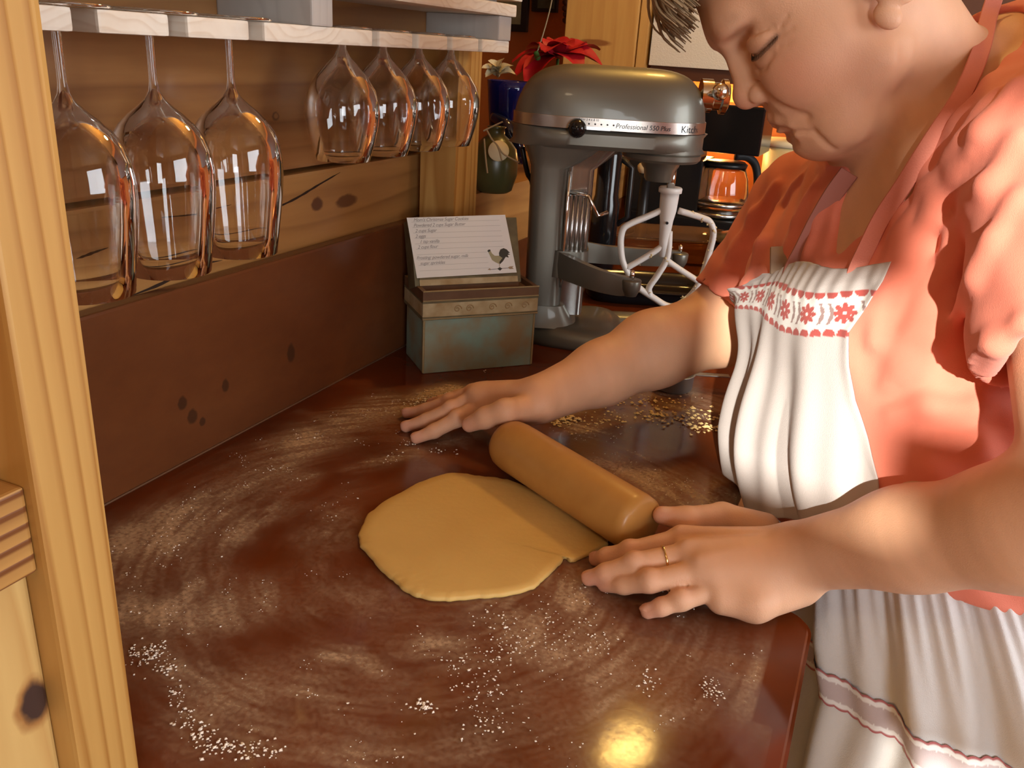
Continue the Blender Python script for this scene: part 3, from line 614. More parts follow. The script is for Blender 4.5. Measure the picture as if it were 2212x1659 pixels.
for p in (tipn, tipf):
    MB().lathe([(0.0001, -0.016), (0.009, -0.014), (0.0135, -0.004), (0.0145, 0.008), (0.0135, 0.010), (0.0001, 0.0105)], 20, FM @ Matrix.Translation(p)).build('arm_tip', M_MIX, mx, True)
    MB().lathe([(0.0035, 0.009), (0.0035, 0.022), (0.0001, 0.024)], 12, FM @ Matrix.Translation(p)).build('bowl_pin', M_CHROME, mx, True)
# flat beater
MB().lathe([(0.0001, -0.1), (0.005, -0.1), (0.0075, -0.075), (0.010, -0.045), (0.0128, -0.030), (0.0138, -0.012), (0.0140, -0.004), (0.0172, -0.003), (0.0175, 0.0035), (0.0160, 0.005), (0.0085, 0.0045), (0.0001, 0.002)], 28, FM @ Matrix.Translation((BXc, 0, 0.236))).build('flat_beater', M_BEAT, mx, True)
fb = mx.children[-1]; bf = MB()
def bt(pts, r): bf.tube([mw(p) for p in smoothpts([mp(x, y) for x, y in pts], 6)], r, 10, MY, 1.25)
bt([(1434, 452), (1400, 467), (1360, 484), (1345, 498), (1341, 530), (1348, 572), (1375, 616), (1410, 642), (1450, 662), (1490, 640), (1515, 600), (1532, 545), (1541, 505), (1534, 480), (1515, 470), (1466, 455)], 0.0049)
bt([(1446, 515), (1430, 532), (1395, 555), (1352, 580)], 0.0046)
bt([(1446, 500), (1444, 540), (1438, 565), (1420, 595), (1402, 622), (1405, 640)], 0.0050)
bt([(1440, 562), (1470, 583), (1506, 606)], 0.0046)
bf.build('beater_frame', M_BEAT, fb, True)
db = MB(); M_CRUMB = mat('dough_smear', (0.70, 0.55, 0.28), 0.8)
def blob(b, p, r, seed=0):
    q = [(0, 0, 1), (0, 0, -1), (1, 0, 0), (-1, 0, 0), (0, 1, 0), (0, -1, 0)]; rr = random.Random(seed)
    b.add([np.asarray(p)+np.array(v)*r*rr.uniform(0.6, 1.4) for v in q], [(0, 2, 4), (0, 4, 3), (0, 3, 5), (0, 5, 2), (1, 4, 2), (1, 3, 4), (1, 5, 3), (1, 2, 5)])
for x, y, n_, r in ((1533, 481, 12, .0026), (1541, 500, 10, .0022), (1538, 522, 8, .0016), (1533, 545, 8, .0016), (1526, 570, 8, .0018), (1515, 598, 10, .0022), (1500, 625, 9, .0018), (1478, 645, 9, .0018), (1500, 465, 8, .0016), (1516, 471, 8, .0018), (1439, 562, 10, .0024), (1425, 588, 8, .0016), (1412, 606, 7, .0015), (1408, 550, 9, .0020), (1384, 565, 6, .0014), (1444, 540, 7, .0016), (1404, 632, 8, .0018), (1470, 583, 5, .0014)):
    for k in range(n_):
        p = mp(x+random.gauss(0, 3.2), y+random.gauss(0, 3.2), random.uniform(-0.006, 0.003)); blob(db, mw(p), r*random.uniform(.5, 1.1), k+x)
db.build('dough_residue', M_CRUMB, fb)['kind'] = 'stuff'
ph = mp(1441, 482, -0.012); MB().lathe([(0.0022, 0), (0.0022, 0.0012), (0.0001, 0.0013)], 12, FM @ Matrix.Translation((ph[0], -0.0108, ph[2])) @ Matrix.Rotation(math.pi/2, 4, 'X')).build('rivet', M_BLACK, fb)
# lift lever and cord
l1, l2, l3 = mp(1272, 424, -0.05), mp(1291, 466, -0.05), mp(1312, 459, -0.04)
MB().tube([mw((l1[0]-0.03, -0.036, l1[2]+0.002)), mw(l1), mw(l2), mw(l3)], 0.003, 8).build('lift_lever', M_CHROME, mx, True)
MB().tube([mw(p) for p in smoothpts([mp(1128, 318, 0.03), mp(1133, 345, 0.03), mp(1140, 375, 0.035), mp(1151, 412, 0.04), (-0.05, 0.07, 0.10), (-0.06, 0.09, 0.02), (-0.09, 0.13, 0.004)], 6)], 0.0042, 8).build('power_cord', M_BLACK, mx, True)

# ------------------------------------------------------------------ things behind the mixer
def upright(p): return Matrix.Translation(Vector(p))
SZ = 0.1962
vp_ = onz(1087, 393, SZ)
bv = empty('blue_vase', vp_.tolist()); setp(bv, 'dark blue glass vase with curved handle on the timber sill', 'vase')
M_BLUE = mat('blue_glass', (0.012, 0.016, 0.16), 0.06, trans=0.5, ior=1.45)
s_ = 0.00082
MB().lathe([(0.0001, 0), (18*s_, 0), (20*s_, 0.004), (30*s_, 60*s_), (40*s_, 150*s_), (43*s_, 190*s_), (45*s_, 208*s_), (43*s_, 208*s_), (41*s_, 188*s_), (35*s_, 140*s_), (16*s_, 8*s_), (0.0001, 7*s_)], 32, upright(vp_)).build('vase_body', M_BLUE, bv, True)
dv = vp_@FWD*0+float((vp_-CAM)@FWD)
MB().tube([Vector(p) for p in smoothpts([at(1066, 252, dv-0.075), at(1090, 268, dv-0.095), at(1103, 292, dv-0.095), at(1120, 322, dv-0.085), at(1126, 348, dv-0.06)], 6)], [0.008+0.004*math.sin(math.pi*i/24) for i in range(25)], 12).build('handle', mat('navy_glass', (0.008, 0.012, 0.05), 0.08, spec=0.7), bv, True)
op = onz(1066, 414, SZ)
oj = empty('olive_bottle', op.tolist()); setp(oj, 'squat olive bottle tied with twine and a round tag on the sill', 'bottle')
MB().lathe([(0.0001, 0), (0.024, 0.0), (0.030, 0.004), (0.037, 0.028), (0.038, 0.050), (0.034, 0.070), (0.022, 0.085), (0.014, 0.091), (0.013, 0.101), (0.016, 0.104), (0.0001, 0.105)], 32, upright(op)).build('bottle_body', mat('olive_glaze', (0.07, 0.065, 0.022), 0.3), oj, True)
do_ = float((op-CAM)@FWD)-0.078
tg = at(1077, 326, do_)
MB().lathe([(0.0001, 0.0012), (0.0160, 0.0010), (0.0165, 0), (0.0160, -0.0010), (0.0001, -0.0012)], 28, frame(tg, RGT, UPV, -FWD)).build('round_tag', mat('tag_wood', (0.62, 0.50, 0.30), 0.7), oj, True)
tw = MB(); 
for pts in ([(1050, 278), (1062, 300), (1073, 312), (1085, 330), (1100, 340), (1121, 351)], [(1044, 283), (1060, 275), (1086, 263)], [(1046, 300), (1049, 340), (1053, 374)], [(1073, 312), (1079, 326), (1084, 346)]):
    tw.tube(smoothpts([at(x, y, do_-0.003) for x, y in pts], 4), 0.0013, 6)
tw.build('twine', mat('twine', (0.33, 0.24, 0.14), 0.9), oj)
# poinsettia and cream flower
def bract(b, base, tip, width, nrm, curl):
    base = np.asarray(base); tip = np.asarray(tip); ax = tip-base; L = np.linalg.norm(ax); ax = ax/L; side = nz(np.cross(ax, nrm)); up = np.cross(side, ax); V = []; F = []; n = 8
    for i in range(n+1):
        t = i/n; wd = width*math.sin(math.pi*min(1, t*0.92+0.04))**0.75*(1-0.25*t); c = base+ax*L*t+up*(curl*math.sin(math.pi*t)-curl*0.8*t*t)
        for s in (-1, -0.5, 0, 0.5, 1): V.append(c+side*wd*s+up*(abs(s)*0.28*wd+0.0025*math.sin(7*t+s*2)))
    for i in range(n):
        for k in range(4): F.append((i*5+k, i*5+k+1, (i+1)*5+k+1, (i+1)*5+k))
    b.add(V, F)
po = at(1205, 128, 1.62); pt = empty('poinsettia', po.tolist()); setp(pt, 'red poinsettia with green stem behind the silver mixer', 'flower')
M_RED = mat('red_bract', (0.48, 0.008, 0.018), 0.5, var=(30, (0.30, 0.005, 0.014), 0.2)); M_GREEN = mat('leaf_green', (0.07, 0.17, 0.035), 0.45)
for tx_, ty_, td, wd in ((1296, 98, .02, .030), (1302, 132, -.03, .034), (1262, 92, .06, .032), (1190, 80, .04, .032), (1140, 96, .03, .034), (1106, 122, .01, .018), (1112, 150, -.03, .028), (1135, 168, -.05, .034), (1230, 90, -.05, .032), (1175, 100, -.07, .028), (1255, 140, -.06, .032), (1215, 84, .09, .030)):
    b = MB(); bract(b, po+UPV*0.004, at(tx_, ty_, 1.62+td), wd, UPV-FWD*0.6, 0.012); b.build('bract', M_RED, pt, True)
MB().tube(smoothpts([at(1166, 150, 1.60), at(1160, 120, 1.60), at(1156, 112, 1.60)], 4), [0.006]*4+[0.005]*4+[0.003]).build('green_bud', M_GREEN, pt, True)
MB().tube(smoothpts([po, at(1195, 200, 1.61), at(1150, 300, 1.60), at(1110, 300, dv)], 5), 0.003, 8).build('stem', M_GREEN, pt, True)
MB().tube(smoothpts([at(1196, -40, 1.60), at(1190, 10, 1.60), at(1168, 90, 1.60), at(1140, 165, 1.60), at(1120, 250, 1.60)], 5), 0.0014, 6).build('wire_stem', mat('wire', (0.25, 0.23, 0.17), 0.4, metal=0.5), pt, True)
cf = at(1075, 158, dv); cfl = empty('cream_flower', cf.tolist()); setp(cfl, 'cream fabric flower poking out of the blue vase', 'flower')
for tx_, ty_ in ((1045, 140), (1062, 128), (1085, 125), (1105, 138), (1112, 156), (1050, 158), (1078, 140)):
    b = MB(); bract(b, cf-UPV*0.006, at(tx_, ty_, dv-0.02), 0.013, UPV-FWD, 0.006); b.build('petal', mat('cream_petal', (0.50, 0.42, 0.26), 0.8), cfl, True)

# pictures in the next room
def plate(px0, py0, px1, py1, yp, th, m, name, parent, bev=0.0):
    a = ony(px0, py1, yp); b = ony(px1, py1, yp); zt = ony(px1, py0, yp)[2]; return MB().box((a[0], yp-th, b[2]), (b[0], yp, zt), bev=bev).build(name, m, parent)
M_FRAME = mat('dark_frame', (0.025, 0.02, 0.02), 0.4)
for lab, (x0, y0, x1, y1), mt, ins in (('dark framed picture with a buff mount on the orange wall', (985, -120, 1141, 70), (0.36, 0.34, 0.18), 17), ('dark framed picture of grey-green leaves beside the cupboard', (1152, -130, 1206, 28), (0.12, 0.14, 0.10), 9)):
    c = ony((x0+x1)/2, y1, 3.05); f = empty('framed_picture', c.tolist()); setp(f, lab, 'picture', 'pictures in the next room')
    plate(x0, y0, x1, y1, 3.0495, 0.02, M_FRAME, 'frame', f, 0.003)
    plate(x0+ins, y0+ins, x1-ins, y1-ins, 3.0294, 0.002, mat('mount', mt, 0.8, var=(18, tuple(v*0.5 for v in mt), 0.15)), 'print', f)
bd_ = MB()
for k in range(9): q = ony(1222+random.gauss(0, 2), -60+k*13, 3.0); bd_.lathe([(0.0001, -0.012), (0.011, -0.005), (0.012, 0.004), (0.0001, 0.012)], 10, Matrix.Translation(Vector(q)))
setp(bd_.build('bead_string', mat('dark_bead', (0.10, 0.04, 0.03), 0.4), None, True), 'string of dark beads hanging beside the pine cupboard', 'beads')
# far cupboards
c = ony(1310, 148, 2.38); uc = empty('wall_cupboard', c.tolist()); setp(uc, 'yellow pine wall cupboard with a dark knot near the far corner', 'cupboard')
a, b = ony(1226, 60, 2.38), ony(1404, 60, 2.38); zb = ony(1310, 152, 2.38)[2]
MB().box((a[0], 2.38, zb), (b[0], 2.62, CZ-0.3)).build('carcass', M_CAB, uc)
MB().box((a[0]-0.0, 2.362, zb-0.005), (ony(1381, 60, 2.38)[0], 2.3795, CZ-0.3), bev=0.003).build('door', M_CAB, uc)
MB().box((ony(1384, 60, 2.38)[0], 2.366, zb-0.005), (b[0], 2.3795, CZ-0.3), bev=0.002).build('face_stile', M_CAB, uc)
c = ony(1560, 160, 2.45); uc2 = empty('wall_cupboard', c.tolist()); setp(uc2, 'dark brown wall cupboard with a white sheet hung on its front', 'cupboard')
MB().box((b[0]+0.012, 2.40, zb-0.01), (0.9, 2.62, CZ-0.3)).build('carcass', mat('dark_brown', (0.10, 0.035, 0.015), 0.5), uc2)
MB().box((b[0]+0.012, 2.385, zb-0.012), (0.9, 2.3995, zb+0.03)).build('bottom_rail', mat('dark_brown2', (0.09, 0.03, 0.013), 0.5), uc2)  # rail a little darker brown than the carcass
a = ony(1416, 10, 2.375); b2 = ony(1640, 10, 2.375); z_ = ony(1500, 147, 2.375)[2]
setp(MB().box((a[0], 2.372, z_), (b2[0], 2.384, z_+0.45), bev=0.002).build('white_sheet', mat('white_towel', (0.74, 0.69, 0.60), 0.9, bump=(300, 0.0015))), 'plain white sheet hung flat on the dark far cupboard', 'sheet')
# under-cupboard lamp
lp = at(1556, 172, 2.42); lp[2] = min(lp[2], zb-0.012-0.036); ul = empty('under_cupboard_lamp', lp.tolist()); setp(ul, 'small glowing lamp under the dark far cupboard', 'lamp')
M_BULB = mat('warm_bulb', (1, 0.8, 0.5), 0.5, emit=((1.0, 0.58, 0.16), 40.0))
MB().lathe([(0.0001, -0.014), (0.012, -0.008), (0.016, 0.0), (0.012, 0.010), (0.006, 0.016)], 16, upright(lp)).build('bulb', M_BULB, ul, True)
MB().lathe([(0.007, 0.015), (0.008, 0.030), (0.0001, 0.031)], 12, upright(lp)).build('socket', M_CHROME, ul, True)
MB().tube([Vector(lp)+Vector((0, 0, 0.03)), Vector((lp[0], lp[1], zb-0.0098))], 0.003, 8).build('hanger', M_CHROME, ul)
pl_ = bpy.data.lights.new('under_cupboard_glow', 'POINT'); pl_.energy = 5.0; pl_.color = (1.0, 0.56, 0.18); pl_.shadow_soft_size = 0.03
po_ = bpy.data.objects.new('under_cupboard_glow', pl_); COL.objects.link(po_); po_.location = (lp[0], lp[1]-0.03, lp[2]-0.03); 
# pendant lamp over the worktop beyond the mixer (out of view, mirrored in the worktop)
LP = np.array([-0.30, 1.58, 1.12]); pd_ = empty('pendant_lamp', LP.tolist()); setp(pd_, 'warm glass pendant lamp hanging from the ceiling over the worktop', 'lamp')
MB().lathe([(0.0001, -0.058), (0.030, -0.050), (0.050, -0.028), (0.058, 0.0), (0.050, 0.028), (0.030, 0.050), (0.014, 0.062)], 28, upright(LP)).build('globe', mat('globe_glow', (1, 0.85, 0.6), 0.4, emit=((1.0, 0.60, 0.16), 125.0)), pd_, True)
MB().lathe([(0.016, 0.058), (0.020, 0.075), (0.016, 0.09), (0.0001, 0.092)], 16, upright(LP)).build('cap', M_STEEL, pd_, True)
MB().tube([Vector(LP)+Vector((0, 0, 0.09)), Vector((LP[0], LP[1], CZ))], 0.003, 8).build('cord', M_BLACK, pd_)

# added fill lamp behind the viewer, brightens the face; shaped as a ceiling fixture
CL = np.array([-0.15, -0.75, CZ-0.045]); cl_ = empty('added_fill_lamp', CL.tolist()); setp(cl_, 'added fill lamp, round and frosted, on the ceiling above the open end of the worktop', 'lamp')
MB().lathe([(0.0001, -0.045), (0.09, -0.038), (0.15, -0.015), (0.165, 0.012)], 40, upright(CL)).build('diffuser', mat('frosted_glow', (1, 0.95, 0.85), 0.4, emit=((1.0, 0.76, 0.48), 17.0)), cl_, True)
MB().lathe([(0.165, 0.012), (0.178, 0.012), (0.178, 0.0448), (0.0001, 0.0449)], 40, upright(CL)).build('rim', M_STEEL, cl_, sharp=40)

# ------------------------------------------------------------------ far end of the worktop
YC = 2.06
def pb_(x0, y0, x1, y1, yp, th, m, name, parent, bev=0.004, ground=False):
    """upright box square to the room: photo rectangle on the plane y = yp, going th metres further away"""
    a = ony(x0, y1, yp); b = ony(x1, y1, yp); z1 = ony((x0+x1)/2, y0, yp)[2]; z0 = 0.0005 if ground else ony((x0+x1)/2, y1, yp)[2]
    MB().box((a[0], yp, z0), (b[0], yp+th, z1), bev=bev).build(name, m, parent); return a[0], b[0], z0, z1
cm = empty('coffee_maker', onz(1480, 500).tolist()); setp(cm, 'black drip coffee maker with glass carafe at the far end', 'coffee maker')
bp_ = pb_(1346, 468, 1608, 505, YC, 0.17, M_BLACK, 'base_plate', cm, ground=True)
pb_(1346, 338, 1503, 470, YC+0.03, 0.13, M_BLACK, 'water_tank', cm)
pb_(1500, 226, 1640, 332, YC-0.01, 0.16, M_BLACKG, 'brew_head', cm)
pb_(1440, 226, 1504, 345, YC+0.03, 0.12, M_BLACK, 'tower', cm)
cc = ony(1553, 455, YC+0.075); cc[2] = bp_[3]-0.0005
crf = MB().lathe([(0.0001, 0), (0.050, 0), (0.058, 0.006), (0.062, 0.03), (0.063, 0.06), (0.058, 0.09), (0.050, 0.112), (0.048, 0.122), (0.046, 0.122), (0.048, 0.110), (0.056, 0.09), (0.0605, 0.06), (0.059, 0.03), (0.055, 0.008), (0.0001, 0.004)], 36, upright(cc)).build('carafe', M_GLASS, cm, True)
MB().lathe([(0.0001, 0.132), (0.045, 0.131), (0.052, 0.126), (0.050, 0.118), (0.0455, 0.118), (0.0001, 0.120)], 32, upright(cc)).build('carafe_lid', M_BLACK, cm, True)
for z in (0.004, 0.028):
    MB().lathe([(0.0625+0.0005, z), (0.064, z+0.003), (0.064, z+0.007), (0.0625, z+0.01)], 32, upright(cc)).build('carafe_band', M_STEEL, cm, True)
dcc = float((cc-CAM)@FWD)
MB().tube(smoothpts([at(1588, 338, dcc), at(1615, 340, dcc), at(1632, 358, dcc), at(1636, 395, dcc), at(1628, 425, dcc), at(1612, 440, dcc), at(1598, 438, dcc)], 5), 0.0095, 10, FWD, 1.4).build('carafe_handle', mat('grey_handle', (0.025, 0.028, 0.03), 0.5), cm, True)
jp = at(1690, 430, 2.35); jp[2] = 0.0005
jr = empty('rice_canister', jp.tolist()); setp(jr, 'translucent cream canister of rice with a wide lid by the carafe', 'canister')
hj = ony(1690, 300, jp[1])[2]
MB().lathe([(0.0001, 0), (0.060, 0.0), (0.064, 0.01), (0.070, hj-0.02), (0.0001, hj-0.019)], 32, upright(jp)).build('canister_body', mat('cream_plastic', (0.72, 0.60, 0.33), 0.45, sss=0.3), jr, True)
MB().lathe([(0.0001, hj-0.018), (0.074, hj-0.018), (0.076, hj-0.004), (0.070, hj), (0.0001, hj+0.002)], 32, upright(jp)).build('canister_lid', mat('cream_lid', (0.80, 0.72, 0.50), 0.5), jr, True)
tp = at(1300, 530, 1.78); tp[2] = 0.0005; th_ = onp(1300, 318, np.array([tp[0], tp[1], 0]), MY)[2]
tt = empty('black_flask', tp.tolist()); setp(tt, 'tall black vacuum flask with side handle behind the mixer column', 'flask')
MB().lathe([(0.0001, 0), (0.026, 0), (0.028, 0.006), (0.028, th_*0.55), (0.024, th_*0.62), (0.024, th_*0.95), (0.020, th_), (0.0001, th_+0.001)], 28, upright(tp)).build('flask_body', M_BLACKG, tt, True)
MB().tube([Vector(tp)+Vector(MX)*0.022+Vector((0, 0, th_*0.92)), Vector(tp)+Vector(MX)*0.045+Vector((0, 0, th_*0.85)), Vector(tp)+Vector(MX)*0.046+Vector((0, 0, th_*0.45)), Vector(tp)+Vector(MX)*0.026+Vector((0, 0, th_*0.38))], 0.006, 8).build('flask_handle', M_BLACK, tt, True)
hp = at(1398, 358, 2.01)
hn = empty('hen_ornament', (hp[0], hp[1], 0.0)); setp(hn, 'small cream hen ornament on a dark stand behind the beater', 'ornament')
MB().lathe([(0.0001, 0.0005), (0.035, 0.0005), (0.034, 0.01), (0.014, 0.02), (0.011, hp[2]-0.03), (0.018, hp[2]-0.018), (0.0001, hp[2]-0.016)], 20, upright((hp[0], hp[1], 0))).build('stand', M_BLACK, hn, True)
MB().tube(smoothpts([hp-MX*0.020+MZ*0.002, hp-MX*0.008-MZ*0.006, hp+MX*0.006-MZ*0.004, hp+MX*0.016+MZ*0.010], 4), [0.004, 0.008, 0.011, 0.013, 0.0145, 0.015, 0.0145, 0.013, 0.010, 0.008, 0.007, 0.006, 0.004], 12).build('hen_body', mat('hen_cream', (0.62, 0.50, 0.32), 0.5), hn, True)
# dishes drying between mixer and coffee maker
M_AMBER = mat('smoked_glass', (0.75, 0.42, 0.22), 0.03, trans=0.9, ior=1.4)
def tray(name, ctr, lx, ly, h, wall, m, label, cat, z0=0.0005, r=0.03):
    Mf = frame(np.array([ctr[0], ctr[1], z0]), MX, MY, MZ); n = 48
    def ring(a, b, z): 
        out = []
        for k in range(n):
            t = 2*math.pi*k/n; c, s = math.cos(t), math.sin(t); out.append(Mf @ Vector((a*math.copysign(abs(c)**0.4, c), b*math.copysign(abs(s)**0.4, s), z)))
        return out
    rows = [ring(lx*0.90, ly*0.88, 0), ring(lx*0.97, ly*0.96, h*0.4), ring(lx, ly, h), ring(lx+0.008, ly+0.008, h), ring(lx+0.008, ly+0.008, h+wall), ring(lx-wall*0.5, ly-wall*0.5, h+wall), ring(lx*0.96-wall, ly*0.95-wall, h*0.4), ring(lx*0.88-wall, ly*0.86-wall, wall)]
    V = [p for r_ in rows for p in r_]; F = [(r_*n+k, r_*n+(k+1) % n, (r_+1)*n+(k+1) % n, (r_+1)*n+k) for r_ in range(len(rows)-1) for k in range(n)]
    F += [tuple(reversed(range(n))), tuple(range((len(rows)-1)*n, len(rows)*n))]
    return setp(MB().add(V, F).build(name, m, None, True), label, cat)
tray('baking_tray', onz(1400, 640), 0.125, 0.075, 0.026, 0.002, M_BLACKG, 'dark baking tray lying behind the mixer under its beater', 'tray')
tray('glass_dish', onz(1440, 555), 0.135, 0.085, 0.052, 0.004, M_AMBER, 'clear glass baking dish behind the dark tray', 'dish')
pp = onz(1600, 610); 
pt2 = empty('saucepan', pp.tolist()); setp(pt2, 'dark blue saucepan with grey lid behind the raised arm', 'saucepan')
MB().lathe([(0.0001, 0.0005), (0.060, 0.0005), (0.068, 0.008), (0.072, 0.085), (0.0001, 0.085)], 36, upright(pp)).build('pan_body', mat('blue_enamel', (0.012, 0.018, 0.06), 0.2), pt2, True)
MB().lathe([(0.0745, 0.0852), (0.0745, 0.090), (0.050, 0.098), (0.010, 0.102), (0.008, 0.110), (0.012, 0.116), (0.0001, 0.118)], 36, upright(pp)).build('pan_lid', mat('grey_lid', (0.16, 0.15, 0.13), 0.3, metal=0.5), pt2, True)
cp = onz(1452, 838); cp[2] = 0.0005
mc = empty('measuring_cup', cp.tolist()); setp(mc, 'small dull metal measuring cup standing under the outstretched arm', 'measuring cup')
MB().lathe([(0.0001, 0), (0.024, 0), (0.0265, 0.002), (0.0275, 0.022), (0.029, 0.023), (0.0265, 0.0235), (0.0255, 0.004), (0.0001, 0.003)], 32, upright(cp)).build('cup', mat('dull_metal', (0.42, 0.43, 0.43), 0.4, metal=0.8), mc, True)
MB().box((0.027, -0.005, 0.0205), (0.075, 0.005, 0.0228), upright(cp) @ Matrix.Rotation(0.4, 4, 'Z'), 0.0008).build('handle', M_STEEL, mc)

# ------------------------------------------------------------------ flour on the worktop
def ground(pts): return np.array([onz(x, y)[:2] for x, y in pts])
def segdist(X, Y, P):
    D = np.full(X.shape, 9.0)
    for a, b in zip(P[:-1], P[1:]):
        d = b-a; t = np.clip(((X-a[0])*d[0]+(Y-a[1])*d[1])/(d@d), 0, 1); D = np.minimum(D, np.hypot(X-a[0]-t*d[0], Y-a[1]-t*d[1]))
    return D
gx = np.arange(-0.606, 0.0, 0.0022); gy = np.arange(0.20, 1.16, 0.0022)
GX, GY = np.meshgrid(gx, gy, indexing='ij')
strokes = [  # photo polyline, half width (m), strength
    ([(985, 842), (900, 862), (800, 905), (700, 945)], 0.020, 1.0), ([(860, 875), (700, 940), (560, 1020), (430, 1095), (330, 1160), (270, 1240)], 0.032, 0.95),
    ([(480, 1085), (380, 1150), (300, 1220), (270, 1300)], 0.032, 0.85), ([(640, 1040), (520, 1120), (420, 1230), (330, 1330), (290, 1400)], 0.022, 0.60),
    ([(290, 1400), (370, 1440), (420, 1520), (520, 1600), (700, 1650)], 0.030, 0.50), ([(430, 1340), (560, 1300), (720, 1290), (830, 1310)], 0.030, 0.42),
    ([(1080, 1310), (1180, 1380), (1290, 1440), (1420, 1480)], 0.045, 0.55), ([(1230, 1290), (1330, 1380), (1450, 1430), (1560, 1450)], 0.040, 0.50), ([(1460, 1340), (1540, 1400), (1575, 1500)], 0.022, 0.45),
    ([(1100, 1500), (1000, 1450), (960, 1400)], 0.035, 0.35), ([(700, 1420), (780, 1410), (860, 1470)], 0.012, 0.40), ([(900, 1540), (1100, 1600), (1300, 1560)], 0.05, 0.28),
    ([(1010, 950), (900, 970), (760, 1020)], 0.014, 0.35), ([(1350, 1000), (1450, 1050), (1560, 1070)], 0.045, 0.55), ([(1250, 930), (1400, 890), (1560, 880)], 0.035, 0.45), ([(1200, 905), (1320, 860), (1480, 850)], 0.018, 0.5),
    ([(500, 1480), (640, 1500), (760, 1560)], 0.04, 0.28), ([(760, 1330), (700, 1250), (700, 1150), (760, 1060)], 0.02, 0.22)]
FL_ = np.zeros(GX.shape)
c0 = onz(880, 1200)[:2]; RR = np.hypot(GX-c0[0], GY-c0[1]); TH = np.arctan2(GY-c0[1], GX-c0[0])
wx = GX+0.020*(fbm(GX*18, GY*18, 4, 3)-0.5); wy = GY+0.020*(fbm(GX*18, GY*18, 4, 9)-0.5)
RW = RR+0.016*(fbm(GX*9, GY*9, 3, 61)-0.5); streak = fbm(RW*230, TH*5.5, 3, 21); streak2 = fbm(RW*70+7, TH*3.5, 3, 33); cloud = fbm(GX*26, GY*26, 4, 41)
for pts, hwid, st in strokes:
    P = ground(pts); d = segdist(wx, wy, P); FL_ = np.maximum(FL_, st*np.exp(-(d/hwid)**2))
FL_ = FL_*(0.25+1.5*np.clip(streak*1.25-0.12, 0, 1))*(0.35+1.1*np.clip(streak2*1.2, 0, 1))
hull = np.exp(-(np.maximum(0, RR-0.33)/0.06)**2)
FL_ += hull*0.15*np.clip(cloud*2.4-0.75, 0, 1)*(0.5+streak)
wipe = np.clip((fbm(GX*14+3, GY*14, 3, 77)-0.36)*6, 0, 1); FL_ *= (0.42+0.58*wipe)*1.55
ed = (GX < -0.600) | (GX > -0.016) & (GY > 0.5) | ((GX > -0.08) & (GY > 0.645))
FL_[ed] = 0
FL_ = np.clip(FL_, 0, 1)
use = FL_ > 0.012
cell = use[:-1, :-1] | use[1:, :-1] | use[:-1, 1:] | use[1:, 1:]
idx = np.arange(GX.size).reshape(GX.shape)
Q = np.stack([idx[:-1, :-1][cell], idx[1:, :-1][cell], idx[1:, 1:][cell], idx[:-1, 1:][cell]], 1)
uv, inv = np.unique(Q, return_inverse=True); Q = inv.reshape(Q.shape)
V = np.stack([GX.ravel()[uv], GY.ravel()[uv], np.full(len(uv), 0.00025)], 1)
me = fastmesh('flour_film', V, Q); vattr(me, 'flour', FL_.ravel()[uv])
m = bpy.data.materials.new('flour_film'); m.use_nodes = True; t = m.node_tree; b = t.nodes['Principled BSDF']; b.inputs['Base Color'].default_value = (0.66, 0.47, 0.31, 1); b.inputs['Roughness'].default_value = 0.9
a = t.nodes.new('ShaderNodeAttribute'); a.attribute_name = 'flour'; tc = t.nodes.new('ShaderNodeTexCoord')
n1 = t.nodes.new('ShaderNodeTexNoise'); n1.inputs['Scale'].default_value = 260; n1.inputs['Detail'].default_value = 4; t.links.new(tc.outputs['Object'], n1.inputs['Vector'])
mm = t.nodes.new('ShaderNodeMath'); mm.operation = 'MULTIPLY_ADD'; mm.inputs[1].default_value = 1.6; mm.inputs[2].default_value = -0.10; t.links.new(n1.outputs['Fac'], mm.inputs[0])
mc_ = t.nodes.new('ShaderNodeClamp'); t.links.new(mm.outputs[0], mc_.inputs[0])
m2 = t.nodes.new('ShaderNodeMath'); m2.operation = 'MULTIPLY'; t.links.new(mc_.outputs[0], m2.inputs[0]); t.links.new(a.outputs['Fac'], m2.inputs[1])
m3 = t.nodes.new('ShaderNodeMath'); m3.operation = 'MULTIPLY'; m3.inputs[1].default_value = 0.85; m3.use_clamp = True; t.links.new(m2.outputs[0], m3.inputs[0]); t.links.new(m3.outputs[0], b.inputs['Alpha'])
fo = link('flour_film', me, m); setp(fo, 'thin smeared film of white flour wiped in arcs over the worktop', 'flour', kind='stuff')
# flour grains and crumbs
g = MB(); cnt = 0
dens = FL_.ravel()**1.3; dens = dens/dens.sum(); cl = rng.choice(GX.size, 330, p=dens)
OCT = np.array([(0, 0, 1), (0, 0, -1), (1, 0, 0), (-1, 0, 0), (0, 1, 0), (0, -1, 0)], float); OF = [(0, 2, 4), (0, 4, 3), (0, 3, 5), (0, 5, 2), (1, 4, 2), (1, 3, 4), (1, 5, 3), (1, 2, 5)]
DPX = np.array([onz(700+x/3.16, 980+y/3.16)[:2] for x, y in ((235,560),(320,420),(480,310),(650,220),(830,160),(930,155),(1040,170),(1200,190),(1300,215),(1500,300),(1720,430),(1900,560),(1930,630),(1895,655),(1790,708),(1690,748),(1640,722),(1600,775),(1500,865),(1440,925),(1300,970),(1150,990),(1000,1000),(850,1014),(700,1004),(580,965),(480,885),(400,815),(310,715),(250,640))])
DPX = DPX.mean(0)+(DPX-DPX.mean(0))*1.035
def inside(x, y, P):
    c = False
    for a, b in zip(P, np.roll(P, -1, 0)):
        if (a[1] > y) != (b[1] > y) and x < (b[0]-a[0])*(y-a[1])/(b[1]-a[1])+a[0]: c = not c
    return c
